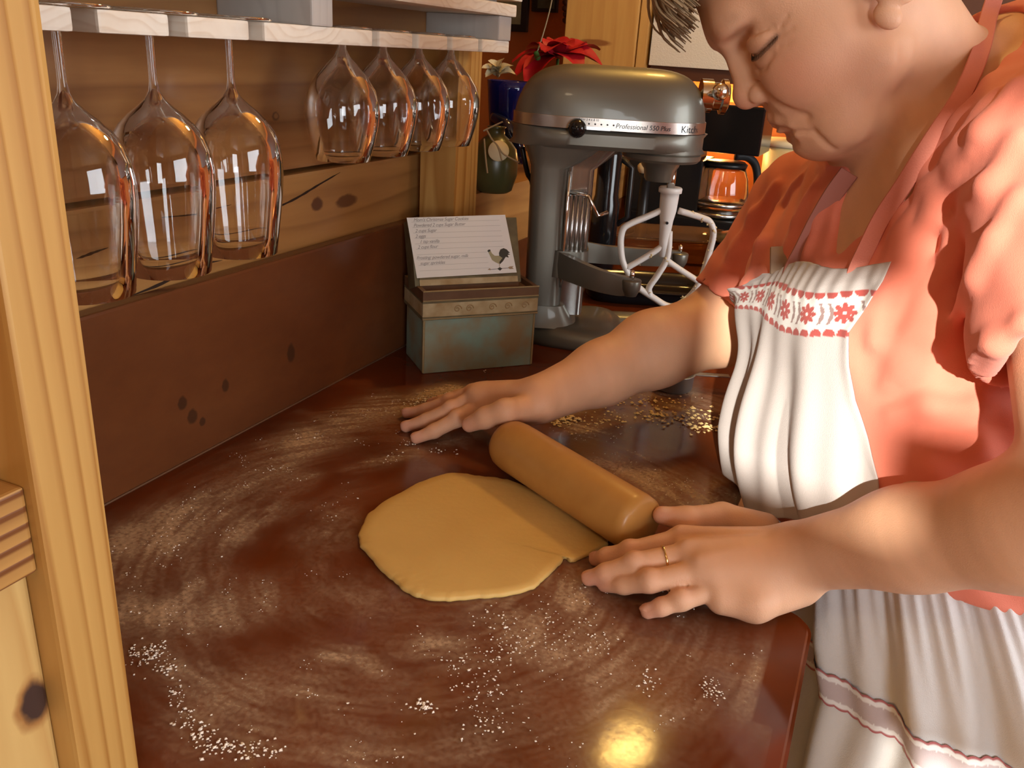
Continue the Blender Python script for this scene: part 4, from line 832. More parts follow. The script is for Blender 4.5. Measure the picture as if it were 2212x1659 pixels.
BOXP = np.array([(BO+BX*u+BY*v)[:2] for u, v in ((-0.006, -0.006), (0.166, -0.006), (0.166, 0.09), (-0.006, 0.09))])
def grain(x, y, r):
    if inside(x, y, DPX) or inside(x, y, BOXP) or math.hypot(x-cp[0], y-cp[1]) < 0.032: return      # nothing inside the dough, the box or the cup
    if -0.08 < x and y > 0.64 or x > -0.012: return
    g.add(np.array([x, y, r*0.55+0.0002])+OCT*np.array([r, r, r*0.55])*rng.uniform(0.6, 1.4, (6, 1)), OF)
for i in cl:
    x, y = GX.ravel()[i], GY.ravel()[i]; k = rng.integers(1, 7)
    for _ in range(k): grain(x+rng.normal(0, 0.004), y+rng.normal(0, 0.004), abs(rng.normal(0.00035, 0.00022))+0.00015)
for pts, n_, sp, r in (([(400, 1560), (450, 1610), (520, 1620), (600, 1625)], 160, 0.005, 0.0011), ([(375, 1480), (400, 1560)], 50, 0.004, 0.0008), ([(290, 1420), (330, 1410), (370, 1460)], 130, 0.006, 0.0010), ([(900, 1525), (925, 1530)], 40, 0.003, 0.0011), ([(1000, 1420), (1040, 1500), (1060, 1580)], 170, 0.012, 0.0008), ([(1060, 1330), (1110, 1430)], 120, 0.014, 0.0008), ([(1180, 1330), (1290, 1400)], 110, 0.015, 0.0007), ([(1400, 1440), (1400, 1500)], 30, 0.005, 0.0009), ([(1530, 1470), (1545, 1510)], 50, 0.005, 0.0008), ([(850, 990), (880, 960), (1000, 985)], 26, 0.006, 0.0013), ([(880, 875), (950, 860)], 70, 0.006, 0.0012), ([(1040, 803), (1085, 795)], 4, 0.003, 0.0026)):
    P = ground(pts)
    for _ in range(n_):
        s = rng.integers(0, len(P)-1); q = P[s]+(P[s+1]-P[s])*rng.random(); grain(q[0]+rng.normal(0, sp), q[1]+rng.normal(0, sp), abs(rng.normal(r*0.6, r*0.35))+0.0002)
setp(g.build('flour_grains', mat('flour', (0.85, 0.80, 0.74), 0.9)), 'scattered clumps and grains of white flour on the worktop', 'flour', kind='stuff')
g = MB()
for pts, n_, sp, r in (([(1200, 915), (1240, 905)], 60, 0.008, 0.0022), ([(1380, 890), (1450, 905), (1560, 905)], 150, 0.014, 0.0024), ([(1330, 870), (1480, 865)], 70, 0.010, 0.0018), ([(1500, 930), (1550, 925)], 45, 0.007, 0.0024), ([(1260, 920), (1330, 900)], 50, 0.012, 0.0016)):
    P = ground(pts)
    for _ in range(n_):
        s = rng.integers(0, len(P)-1); q = P[s]+(P[s+1]-P[s])*rng.random(); grain(q[0]+rng.normal(0, sp), q[1]+rng.normal(0, sp), abs(rng.normal(r*0.6, r*0.4))+0.0003)
setp(g.build('dough_crumbs', mat('dough_crumb', (0.86, 0.62, 0.27), 0.85)), 'yellow dough crumbs scattered on the worktop beyond the pin', 'crumbs', kind='stuff')

# ------------------------------------------------------------------ the baker: implicit surfaces polygonised with surface nets
def Cn(a, b, ra, rb, n=None, s=1.0): return ('c', np.asarray(a, float), np.asarray(b, float), ra, rb, None if n is None else nz(n), s)
def El(c, ax, r): return ('e', np.asarray(c, float), np.asarray(ax, float), np.asarray(r, float))
def chain(pts, rad, n=None, s=1.0): return [Cn(pts[i], pts[i+1], rad[i], rad[i+1], n, s) for i in range(len(pts)-1)]
def Fl(a, b, ra, rb): return ('f', np.asarray(a, float), np.asarray(b, float), ra, rb)     # cone with a flat end at b
def pdist(p, P):
    if p[0] == 'h': return -((P-p[1])@p[2])                     # half-space on the side its direction points to
    if p[0] == 'f':
        _, a, b, ra, rb = p; ba = b-a; L = np.linalg.norm(ba); h = (P-a)@(ba/L); t = np.clip(h/L, 0, 1.3); v = P-a-np.clip(h, 0, None)[:, None]*(ba/L)
        return np.maximum(np.sqrt((v*v).sum(1))-(ra+(rb-ra)*t), h-L)
    if p[0] == 'c':
        _, a, b, ra, rb, n, s = p; ba = b-a; t = np.clip(((P-a)@ba)/max(ba@ba, 1e-12), 0, 1); v = P-a-t[:, None]*ba
        if n is not None: v = v+((v@n)*(1/s-1))[:, None]*n
        d = np.sqrt((v*v).sum(1))-(ra+(rb-ra)*t)
        return d*s if (n is not None and s < 1) else d
    _, c, ax, r = p; q = (P-c)@ax.T; k0 = np.sqrt(((q/r)**2).sum(1)); k1 = np.sqrt(((q/(r*r))**2).sum(1))+1e-9
    return np.where(k0 < 1e-3, -r.min(), k0*(k0-1)/k1)
def smin(a, b, k):
    if k <= 0: return np.minimum(a, b)
    h = np.clip(k-np.abs(a-b), 0, None)/k; return np.minimum(a, b)-h*h*k*0.25
def sdf(groups, P, lim=None, ctr=None, R=0.0):
    """groups: (op, k_between, k_inside, prims); op +1 joins, -1 carves"""
    d = np.full(len(P), 9.0)
    for gi, (op, k, ki, prims) in enumerate(groups):
        use = prims if ctr is None else [p for j, p in enumerate(prims) if lim[gi][j]]
        if not use: continue
        g_ = None
        for p in use:
            q = pdist(p, P); g_ = q if g_ is None else smin(g_, q, ki)
        d = smin(d, g_, k) if op > 0 else -smin(-d, g_, k)
    return d
def polygonise(groups, lo, hi, h, post=None, B=16):
    lo = np.asarray(lo, float); n = np.ceil((np.asarray(hi)-lo)/h/B).astype(int); NX, NY, NZ = (n*B+2)
    bc = np.stack(np.meshgrid(*[np.arange(k) for k in n], indexing='ij'), -1).reshape(-1, 3)
    ctr = lo+(bc+0.5)*B*h; Rb = B*h*0.87
    dist = [[pdist(p, ctr) for p in g_[3]] for g_ in groups]
    d = np.full(len(ctr), 9.0)
    for gi, (op, k, ki, prims) in enumerate(groups):
        q = dist[gi][0]
        for e in dist[gi][1:]: q = np.minimum(q, e)
        d = np.minimum(d, q-k) if op > 0 else d
    sel = np.where((d < Rb+0.012))[0]
    o = np.arange(B+1); LG = np.stack(np.meshgrid(o, o, o, indexing='ij'), -1).reshape(-1, 3)
    VI = []; VP = []; EI = []; S = B+1
    for b in sel:
        lim = [[dist[gi][j][b] < Rb*1.25+g_[1]+g_[2]+0.010 for j in range(len(g_[3]))] for gi, g_ in enumerate(groups)]
        base = bc[b]*B; P = lo+(base+LG)*h
        f = sdf(groups, P, lim, True)
        if post is not None: f = post(P, f)
        if f.min() > 0 or f.max() < 0: continue
        F = f.reshape(S, S, S); neg = F < 0
        c8 = [neg[i:B+i, j:B+j, k:B+k] for i in (0, 1) for j in (0, 1) for k in (0, 1)]
        cnt = sum(c.astype(np.int8) for c in c8); act = (cnt > 0) & (cnt < 8); A = np.argwhere(act)
        if not len(A): continue
        acc = np.zeros((len(A), 3)); num = np.zeros(len(A))
        co = [(i, j, k) for i in (0, 1) for j in (0, 1) for k in (0, 1)]
        for p in range(8):
            for q in range(p+1, 8):
                if sum(abs(co[p][t]-co[q][t]) for t in range(3)) != 1: continue
                fp = F[A[:, 0]+co[p][0], A[:, 1]+co[p][1], A[:, 2]+co[p][2]]; fq = F[A[:, 0]+co[q][0], A[:, 1]+co[q][1], A[:, 2]+co[q][2]]
                cr_ = (fp < 0) != (fq < 0); t = np.where(cr_, fp/np.where(cr_, fp-fq, 1), 0)[:, None]
                pos = np.array(co[p])*(1-t)+np.array(co[q])*t; acc += np.where(cr_[:, None], pos, 0); num += cr_
        G = base+A; VP.append(lo+(G+acc/num[:, None])*h); VI.append((G[:, 0]*NY+G[:, 1])*NZ+G[:, 2])
        for ax in range(3):
            sl0 = [slice(0, B)]*3; sl1 = [slice(0, B)]*3; sl1[ax] = slice(1, B+1)
            a0_, a1_ = neg[tuple(sl0)], neg[tuple(sl1)]; E = np.argwhere(a0_ != a1_)
            if len(E): EI.append(np.concatenate([base+E, np.full((len(E), 1), ax), a0_[E[:, 0], E[:, 1], E[:, 2]][:, None].astype(int)], 1))
    VI = np.concatenate(VI); VP = np.concatenate(VP); od = np.argsort(VI); VI = VI[od]; VP = VP[od]; EI = np.concatenate(EI)
    Qs = []
    for ax in range(3):
        e = EI[EI[:, 3] == ax]; a, b = [(1, 2), (2, 0), (0, 1)][ax]; cs = []
        for da, db_ in ((0, 0), (-1, 0), (-1, -1), (0, -1)):
            g_ = e[:, :3].copy(); g_[:, a] += da; g_[:, b] += db_; cs.append((g_[:, 0]*NY+g_[:, 1])*NZ+g_[:, 2])
        cs = np.stack(cs, 1); ix = np.searchsorted(VI, cs); ix = np.clip(ix, 0, len(VI)-1); ok = (VI[ix] == cs).all(1)
        q = ix[ok]; fl = e[ok, 4] == 1; q[~fl] = q[~fl][:, ::-1]; Qs.append(q)
    return VP, np.concatenate(Qs)
def trace(groups, x, y, d0=0.35, d1=1.3):
    r = ray(x, y); t = d0; L = np.linalg.norm(r)
    for _ in range(90):
        d = float(sdf(groups, (CAM+r*t)[None])[0]); t += d/L*0.8
        if abs(d) < 2e-4: return CAM+r*t
        if t > d1: return None
    return CAM+r*t

# --- frames
HP0 = at(1760, 190, 0.75); hr = nz(ray(1760, 190)); Rl = nz(RGT-(RGT@hr)*hr); Ul = np.cross(Rl, hr); PSI = math.radians(12)
u0 = nz(-0.79*Rl-0.61*Ul); HV = nz(-0.61*Rl+0.79*Ul); HU = math.cos(PSI)*u0-math.sin(PSI)*hr; HW_ = -math.cos(PSI)*hr-math.sin(PSI)*u0
HA = np.array([HU, HV, HW_])
def H(u, v, w_=0.0): return HP0+HU*u+HV*v+HW_*w_
BF = nz((-0.866, -0.5, 0)); BLf = nz((0.5, -0.866, 0)); UZ = np.array([0, 0, 1.])
BA = np.array([BF, BLf, UZ])

# --- head
sk = []
sk.append((1, 0.0, 0.030, [El(H(-0.050, 0.108), HA, (0.094, 0.098, 0.074)), El(H(-0.008, 0.035), HA, (0.045, 0.078, 0.049)), El(H(-0.030, 0.020), HA, (0.055, 0.055, 0.062))]))
sk.append((1, 0.020, 0.015, [Cn(H(0.030, 0.087, -0.026), H(0.030, 0.087, 0.026), 0.0165, 0.0165)]))
sk.append((1, 0.022, 0.015, [El(H(0.009, 0.018, s*0.034), HA, (0.027, 0.028, 0.020)) for s in (-1, 1)]))
sk.append((1, 0.022, 0.020, [Cn(H(-0.045, -0.014, s*0.043), H(0.014, -0.038, s*0.018), 0.020, 0.018) for s in (-1, 1)]))
sk.append((1, 0.014, 0.010, [El(H(0.0255, -0.034), HA, (0.0160, 0.0165, 0.021))]))
sk.append((1, 0.014, 0.012, [El(H(0.0, -0.045), HA, (0.028, 0.017, 0.030)), El(H(-0.020, -0.050), HA, (0.028, 0.022, 0.038)), El(H(0.000, -0.034, 0.034), HA, (0.022, 0.024, 0.015)), El(H(0.000, -0.034, -0.034), HA, (0.022, 0.024, 0.015))]))
sk.append((1, 0.016, 0.010, [El(H(0.0185, -0.006), HA, (0.0225, 0.031, 0.029))]))
def facep(v, w_, off=0.0):
    """point of the face at height v and distance w_ from the midline, on the surface built so far"""
    us_ = np.linspace(0.075, -0.05, 251); f = sdf(sk, np.array([H(u, v, w_) for u in us_])); k = int(np.argmax(f < 0)); return us_[k]+off
def face_path(vw, off=0.0):
    q = [(facep(v, w_, off), v, w_) for v, w_ in vw]; return [[H(u, v, s*w_) for u, v, w_ in q] for s in (-1, 1)]
for pth in face_path([(0.0004, 0), (-0.0050, 0.011), (-0.0140, 0.021), (-0.0220, 0.028)], -0.0022): sk.append((1, 0.005, 0.004, chain(pth, [0.0050, 0.0046, 0.0036, 0.0016])))
for pth in face_path([(-0.0140, 0), (-0.0180, 0.010), (-0.0235, 0.020), (-0.0275, 0.026)], -0.0026): sk.append((1, 0.005, 0.004, chain(pth, [0.0058, 0.0052, 0.0040, 0.0018])))
for pth in face_path([(-0.0070, 0), (-0.0105, 0.010), (-0.0180, 0.021), (-0.0255, 0.030), (-0.0310, 0.034)], 0.0006): sk.append((-1, 0.0025, 0.002, chain(pth, [0.0020, 0.0018, 0.0015, 0.0012, 0.0007])))
sk.append((-1, 0.010, 0.004, [Cn(H(0.0435, -0.0225, -0.011), H(0.0435, -0.0225, 0.011), 0.0055, 0.0055)]))
sk.append((1, 0.010, 0.008, [Cn(H(0.0345, 0.072), H(0.0400, 0.055), 0.0075, 0.0080), Cn(H(0.0400, 0.055), H(0.0485, 0.0335), 0.0080, 0.0095), El(H(0.0500, 0.0285), HA, (0.0112, 0.0108, 0.0105))]))
sk.append((1, 0.003, 0.003, [El(H(0.0405, 0.0240, s*0.0128), HA, (0.0112, 0.0090, 0.0066)) for s in (-1, 1)]))
sk.append((-1, 0.003, 0.001, [El(H(0.0455, 0.0158, s*0.0075), HA, (0.0058, 0.0032, 0.0035)) for s in (-1, 1)]))
for s in (-1, 1):
    sk.append((-1, 0.003, 0.002, chain([H(0.0440, 0.0345, s*0.0135), H(0.0330, 0.0325, s*0.0185), H(0.0285, 0.0240, s*0.0205), H(0.0300, 0.0170, s*0.0200)], [0.0008, 0.0017, 0.0019, 0.0008])))
    sk.append((-1, 0.010, 0.006, [El(H(0.0410, 0.0590, s*0.0190), HA, (0.0120, 0.0130, 0.0080))]))
    sk.append((-1, 0.010, 0.006, [El(H(0.0370, 0.0705, s*0.0370), HA, (0.0130, 0.0055, 0.0190))]))
    sk.append((1, 0.004, 0.004, [El(H(0.0165, 0.0585, s*0.0340), HA, (0.0160, 0.0112, 0.0175))]))
    ea = np.array([nz(HU*0.94-HV*0.30), nz(HU*0.30+HV*0.94), HW_])
    sk.append((1, 0.006, 0.004, [El(H(-0.0690, 0.0400, s*0.0735), ea, (0.0175, 0.0300, 0.0075)), El(H(-0.0570, 0.0125, s*0.0705), ea, (0.0095, 0.0120, 0.0062))]))
    sk.append((-1, 0.004, 0.003, [El(H(-0.0655, 0.0400, s*0.0825), ea, (0.0085, 0.0165, 0.0055))]))
LASH = face_path([(0.0570, 0.0200), (0.0525, 0.0280), (0.0500, 0.0380), (0.0505, 0.0470), (0.0520, 0.0530)], 0.0004)
for grp, k_, rad in ((face_path([(0.0300, 0.0225), (0.0150, 0.0280), (-0.0030, 0.0335), (-0.0150, 0.0370)], 0.0010), 0.007, [0.0014, 0.0030, 0.0026, 0.0010]), (face_path([(-0.0300, 0.0350), (-0.0400, 0.0360), (-0.0510, 0.0330)], 0.0008), 0.006, [0.0010, 0.0016, 0.0008]),
                     (LASH, 0.0020, [0.0008, 0.0013, 0.0014, 0.0012, 0.0007]), (face_path([(0.0655, 0.0230), (0.0680, 0.0330), (0.0655, 0.0440), (0.0600, 0.0530)], 0.0006), 0.0030, [0.0006, 0.0013, 0.0013, 0.0007]),
                     (face_path([(0.0470, 0.0215), (0.0400, 0.0310), (0.0385, 0.0420), (0.0420, 0.0500)], 0.0006), 0.0045, [0.0008, 0.0015, 0.0013, 0.0006]), (face_path([(0.0510, 0.0545), (0.0490, 0.0590)], 0.0003), 0.0025, [0.0007, 0.0004]), (face_path([(0.0560, 0.0550), (0.0600, 0.0590)], 0.0003), 0.0025, [0.0007, 0.0004]), (face_path([(0.0450, 0.0535), (0.0410, 0.0580)], 0.0003), 0.0025, [0.0007, 0.0004])):
    for pth in grp: sk.append((-1, k_, 0.002, chain(pth, rad)))
# --- neck, trunk core
NB = at(2035, 225, 0.79)
TP = np.array([0.155, 0.835, -0.16]); TB = np.array([0.076, 0.860, 0.095]); TC = np.array([0.046, 0.899, 0.235]); ZHEM = at(2010, 1312, 0.665)[2]
SHN = at(2315, 345, 0.605); SHF = at(1752, 455, 1.02); EBN = at(2395, 1075, 0.545); EBF = at(1562, 702, 1.06); WRN = onz(1738, 1199, 0.050); WRF = onz(1168, 862, 0.061)
TU = (SHN+SHF)/2+np.array([0.01, 0.01, -0.02])
def trunk(g_):
    return [Cn(TP, TB, 0.205+g_, 0.190+g_, BF, 0.80), Cn(TB, TC, 0.190+g_, 0.160+g_, BF, 0.80), Cn(TC, TU, 0.160+g_, 0.095+g_, BF, 0.86),
            El(TC+BF*0.070+BLf*0.075-UZ*0.03, BA, np.array((0.072, 0.080, 0.075))+g_), El(TC+BF*0.070-BLf*0.075-UZ*0.03, BA, np.array((0.072, 0.080, 0.075))+g_), El(TB+BF*0.030-UZ*0.02, BA, np.array((0.122, 0.165, 0.125))+g_)]
def shoulders(g_): return [Cn(TU+UZ*0.02, SHN, 0.075+g_, 0.060+g_), Cn(TU+UZ*0.02, SHF, 0.075+g_, 0.060+g_), El(TU-BF*0.05+UZ*0.035, BA, np.array((0.085, 0.13, 0.055))+g_), El(at(2205, 118, 0.80), BA, np.array((0.062, 0.085, 0.040))+g_), Cn(at(2215, 140, 0.79), SHN, 0.045+g_, 0.055+g_)]
sk.append((1, 0.022, 0.020, [Cn(H(-0.078, 0.022), NB, 0.050, 0.056), Cn(H(-0.068, -0.012), NB+BF*0.004-UZ*0.02, 0.032, 0.046), Cn(NB, TU, 0.056, 0.080)]))
for s in (-1, 1): sk.append((-1, 0.014, 0.006, chain([H(-0.062, -0.020, s*0.062), H(-0.044, -0.050, s*0.056), H(-0.022, -0.072, s*0.046), H(0.000, -0.078, s*0.025)], [0.004, 0.008, 0.009, 0.006])))
sk.append((1, 0.030, 0.040, trunk(-0.007)+shoulders(-0.007)))
sk.append((-1, 0.004, 0.0, [('h', np.array([0, 0, ZHEM+0.014]), np.array([0, 0, -1.0]))]))      # the trunk ends under the shirt
# --- arms
def lerp(a, b, t): return a+(b-a)*t
fn1, fn2 = at(1965, 1163, 0.635), at(2212, 1136, 0.578)
sk.append((1, 0.030, 0.020, [Cn(SHN, EBN, 0.055, 0.047)]+chain([EBN, fn2, fn1, WRN], [0.046, 0.0440, 0.0375, 0.0295], UZ, 0.92)))
ff1, ff2 = at(1300, 806, 0.985), at(1410, 755, 1.01)
sk.append((1, 0.030, 0.020, [Cn(SHF, EBF, 0.056, 0.048)]+chain([EBF, ff2, ff1, WRF], [0.047, 0.0430, 0.0345, 0.0265])))
# --- hands: her left (near), her right (far)
def zc(*l): return [onz(*p) for p in l]
PPR = [(0.0, 0.0), (0.012, 0.0006), (0.019, 0.003), (0.0235, 0.0075), (0.0262, 0.014), (PR, 0.024), (PR, L_-0.012), (0.0262, L_-0.004), (0.0225, L_-0.0008), (0.0, L_)]     # outline of the pin: radius, length
def pin_gap(P):
    q = P-pa; h = q@pd; rr = np.linalg.norm(q-h*pd); best = 9.0
    for (r0, h0), (r1, h1) in zip(PPR[:-1], PPR[1:]):
        t = min(1, max(0, ((rr-r0)*(r1-r0)+(h-h0)*(h1-h0))/((r1-r0)**2+(h1-h0)**2))); best = min(best, math.hypot(rr-r0-t*(r1-r0), h-h0-t*(h1-h0)))
    inn = 0 < h < L_ and rr < np.interp(h, [a[1] for a in PPR], [a[0] for a in PPR]); return -best if inn else best
def touch(px, py, rad, zs, press=0.0008):
    """first height along zs at which a ball seen at px, py just presses on the rolling pin"""
    for z in zs:
        if abs(pin_gap(onz(px, py, z))-(rad-press)) < 0.0004: return onz(px, py, z)
    return min((onz(px, py, z) for z in zs), key=lambda p: abs(pin_gap(p)-(rad-press)))
def rest(f, rad): f[3] = CAM+(f[3]-CAM)*((CAMH-(rad*0.96-0.0004))/(CAMH-f[3][2])); return f
def hand(wr, wside, knk, kr, fingers, thumb, thr, heel, heelr):
    sp = [wr+wside*t for t in (-0.016, -0.005, 0.006, 0.016)]
    sk.append((1, 0.012, 0.012, [Cn(s, k, 0.0150, r) for s, k, r in zip(sp, knk, kr)]+[Cn(lerp(wr, knk[1], 0.25), lerp(knk[1], knk[2], 0.5)*0.8+wr*0.2, 0.020, 0.017, UZ, 0.75)]))
    sk.append((1, 0.010, 0.006, chain(heel, heelr)))
    for pts, rad in fingers: sk.append((1, 0.0020, 0.004, chain(pts, [q*0.96 for q in rad])))
    sk.append((1, 0.007, 0.005, chain(thumb, thr)))
fI = zc((1468, 1168, .036), (1362, 1192, .026), (1312, 1203, .015), (1287, 1208, .0095)); fM = zc((1482, 1199, .039), (1372, 1218, .030), (1310, 1238, .0165), (1272, 1250, .0090))
fR = zc((1508, 1236, .035), (1404, 1256, .026), (1348, 1262, .0150), (1306, 1263, .0088)); fP = zc((1548, 1270, .027), (1472, 1297, .019), (1428, 1311, .0120), (1399, 1322, .0080))
thN = zc((1650, 1143, .034), (1560, 1117, .034), (1482, 1122, .041)) + [touch(1430, 1113, 0.0082, np.arange(0.085, 0.030, -0.0002))]; RF = ([.0108, .0094, .0084, .0066], [.0110, .0096, .0086, .0068], [.0108, .0094, .0084, .0066], [.0095, .0084, .0074, .0060])
for f_, q_ in ((fI, RF[0]), (fM, RF[1]), (fR, RF[2]), (fP, RF[3])): rest(f_, q_[3])
hand(WRN, nz(onz(1738, 1270, .05)-onz(1738, 1140, .05)), [fI[0], fM[0], fR[0], fP[0]], [.0125, .0125, .0120, .0110], [(fI, RF[0]), (fM, RF[1]), (fR, RF[2]), (fP, RF[3])], thN, [.0150, .0130, .0112, .0082], zc((1722, 1258, .030), (1630, 1298, .022), (1560, 1296, .020)), [.020, .0165, .012])
gI = zc((1040, 874, .043), (988, 905, .030), (938, 931, .0155), (899, 947, .0090)); gM = zc((1028, 858, .047), (976, 884, .034), (922, 908, .0170), (877, 922, .0090))
gR = zc((1022, 850, .044), (972, 868, .031), (922, 885, .0155), (879, 893, .0090)); gP = zc((1035, 845, .037), (990, 856, .024), (955, 866, .0130), (932, 869, .0085))
thF = zc((1138, 882, .058)) + [touch(1092, 888, 0.0130, np.arange(0.030, 0.075, 0.0002), 0.0002)] + zc((1050, 902, .052), (1014, 917, .040))          # the thumb lies against the end of the pin
for f_, q_ in ((gI, RF[0]), (gM, RF[1]), (gR, RF[2]), (gP, RF[3])): rest(f_, q_[3])
hand(WRF, nz(onz(1168, 840, .05)-onz(1168, 885, .05))*-1, [gI[0], gM[0], gR[0], gP[0]][::1], [.0130, .0125, .0120, .0110], [(gI, RF[0]), (gM, RF[1]), (gR, RF[2]), (gP, RF[3])], thF, [.0150, .0130, .0115, .0085], [lerp(WRF, gI[0], 0.2)-UZ*0.012, lerp(WRF, gI[0], 0.6)-UZ*0.012], [.016, .013])
# tendons and knuckles on the back of the near hand
for k in (fI, fM, fR): sk.append((1, 0.005, 0.002, [Cn(lerp(k[0], WRN, 0.62)+UZ*0.0140, k[0]+UZ*0.0100, 0.0026, 0.0045)]))
for k in (fI, fM, fR, fP, gI, gM, gR, thN, thF):           # knuckle folds and nail plates
    d_ = nz(k[3]-k[2]); l_ = nz(np.cross(UZ, d_)); n_ = np.cross(d_, l_)
    sk.append((1, 0.0012, 0.001, [El(k[3]+n_*0.0052-d_*0.0005, np.array([d_, l_, n_]), (0.0058, 0.0046, 0.0022))]))
    sk.append((1, 0.004, 0.001, [El(k[1]+n_*0.0045, np.array([d_, l_, n_]), (0.0075, 0.0070, 0.0060))]))
HB = 0.0018
skin_lo, skin_hi = np.array([-0.50, 0.50, -0.16]), np.array([0.34, 1.22, 0.66])
SV, SQ = polygonise(sk, skin_lo, skin_hi, HB)
# keep the piece inside the frame of the bounding box, colour it
me = fastmesh('body', SV, SQ)
base = np.array([0.70, 0.400, 0.250]); col = np.tile(base, (len(SV), 1))
def near(p, r): return np.exp(-(((SV-p)**2).sum(1))/(r*r))[:, None]
def blend(c, m_): 
    global col
    col = col*(1-m_)+np.array(c)*m_
mot = fbm(SV[:, 0]*60+SV[:, 2]*40, SV[:, 1]*60-SV[:, 2]*30, 3, 5)[:, None]; col = col*(0.90+0.2*mot)
for s in (-1, 1): blend((0.60, 0.24, 0.15), 0.55*near(H(0.020, 0.018, s*0.052), 0.026)); blend((0.58, 0.25, 0.16), 0.35*near(H(-0.02, -0.01, s*0.06), 0.03))
blend((0.58, 0.23, 0.16), 0.5*near(H(0.060, 0.028), 0.014))
def along(pts, r, c, st):
    d2 = np.full(len(SV), 9.0)
    for a, b in zip(pts[:-1], pts[1:]):
        ba = b-a; t = np.clip(((SV-a)@ba)/(ba@ba), 0, 1); d2 = np.minimum(d2, ((SV-a-t[:, None]*ba)**2).sum(1))
    blend(c, st*np.exp(-d2/(r*r))[:, None])
for s in (-1, 1): along([H(0.0415, -0.003, 0), H(0.039, -0.0075, s*0.011), H(0.033, -0.015, s*0.021)], 0.0042, (0.50, 0.19, 0.14), 0.6); along([H(0.0385, -0.0125, 0), H(0.036, -0.017, s*0.010), H(0.031, -0.0225, s*0.019)], 0.0045, (0.52, 0.20, 0.15), 0.6)
for s in (-1, 1):
    along(LASH[(s+1)//2], 0.0019, (0.07, 0.04, 0.03), 0.85)
    along([H(0.046, 0.086, s*0.012), H(0.044, 0.089, s*0.026), H(0.030, 0.086, s*0.044)], 0.0045, (0.34, 0.20, 0.12), 0.5)
    along([H(0.030, 0.040, s*0.02), H(0.026, 0.038, s*0.035)], 0.006, (0.42, 0.20, 0.13), 0.35)
for k in (fI, fM, fR, fP, gI, gM, gR, gP): 
    blend((0.64, 0.27, 0.20), 0.55*near(k[3], 0.014)); blend((0.55, 0.26, 0.17), 0.35*near(k[1]+UZ*0.008, 0.008)); 
    nl = k[3]+UZ*0.006+nz(k[2]-k[3])*0.003; blend((0.70, 0.42, 0.33), 0.8*np.clip(near(nl, 0.0052)*2-0.5, 0, 1))
for k in (thN, thF): blend((0.64, 0.27, 0.20), 0.5*near(k[3], 0.014)); blend((0.72, 0.46, 0.34), 0.8*np.clip(near(k[3]+UZ*0.006+nz(k[2]-k[3])*0.003, 0.006)*2-0.5, 0, 1))
vattr(me, 'skin', np.clip(col, 0, 1))
M_SKIN = attrmat('skin', 'skin', 0.48, sss=0.12, bump=(900, 0.00022), spec=0.3)
person = empty('person', (0.12, 0.85, FZ)); setp(person, 'woman in coral shirt and white apron leaning over the worktop rolling dough', 'person')
link('body', me, M_SKIN, person, True)

# ------------------------------------------------------------------ shirt
sh = [(1, 0.0, 0.040, trunk(0.0)+shoulders(0.0))]
hemN = at(2362, 775, 0.560); hemF = at(1582, 664, 1.05)
sh.append((1, 0.012, 0.02, [Fl(SHN, hemN, 0.068, 0.074)]))
sh.append((1, 0.035, 0.02, [Fl(SHF, hemF, 0.068, 0.056)]))
body_only = list(sh)
# hollow sleeve ends
sN = nz(EBN-SHN); sF = nz(EBF-SHF)
sh.append((-1, 0.004, 0.0, [Fl(lerp(SHN, hemN, 0.86), hemN+nz(hemN-SHN)*0.004, 0.062, 0.0665)]))
sh.append((-1, 0.004, 0.0, [Fl(lerp(SHF, hemF, 0.88), hemF+nz(hemF-SHF)*0.004, 0.048, 0.0495)]))
# v-neck
def srf(x, y, off=0.0):
    p = trace(body_only, x, y)
    if p is None: p = at(x, y, 0.8)
    return p+ray(x, y)*(-off)
vn = [srf(1808, 528), srf(1850, 455), srf(1900, 370), srf(1965, 260)]
sh.append((-1, 0.006, 0.02, chain(vn+[NB+UZ*0.02, H(-0.06, 0.0)], [0.008, 0.022, 0.036, 0.050, 0.072, 0.085])))
# soft folds as raised ridges
def fold(pts, r, sink=0.25, k=0.010):
    P = [srf(x, y) for x, y in pts]; P = [p-0*p+nz(ray(*q))*r*sink for p, q in zip(P, pts)]
    n = len(P); sh.append((1, k, 0.01, chain(P, [r*(0.55+0.45*math.sin(math.pi*i/max(1, n-1))) for i in range(n)])))
for pts, r in (([(2190, 190), (2120, 290), (2040, 410), (1970, 530), (1920, 640), (1890, 740)], 0.009), ([(2205, 300), (2140, 400), (2080, 500), (2030, 600), (1975, 720), (1920, 830)], 0.010), ([(2150, 200), (2080, 300), (2000, 420), (1940, 520), (1900, 600)], 0.006),
               ([(2205, 420), (2150, 510), (2110, 600), (2060, 700), (1990, 800)], 0.007), ([(2100, 330), (2050, 420), (2010, 500), (1980, 590)], 0.005), ([(2060, 640), (2010, 730), (1950, 810)], 0.006),
               ([(1735, 380), (1690, 450), (1650, 530), (1615, 620), (1600, 680)], 0.007), ([(1760, 400), (1725, 480), (1700, 550)], 0.006), ([(1800, 400), (1765, 480), (1745, 550)], 0.005), ([(1680, 400), (1630, 470), (1585, 550), (1550, 620)], 0.007), ([(2205, 905), (2110, 885), (2000, 880), (1930, 890)], 0.007), ([(2205, 960), (2120, 955), (2020, 960)], 0.006), ([(2205, 700), (2160, 740), (2130, 800)], 0.007)):
    fold(pts, r)
def shirt_post(P, f):
    f = f - 0.0010*np.sin(P[:, 0]*110+P[:, 2]*130+2.5*np.sin(P[:, 1]*38))
    f = np.maximum(f, ZHEM+0.010*np.sin(P[:, 1]*14)-P[:, 2])
    return f
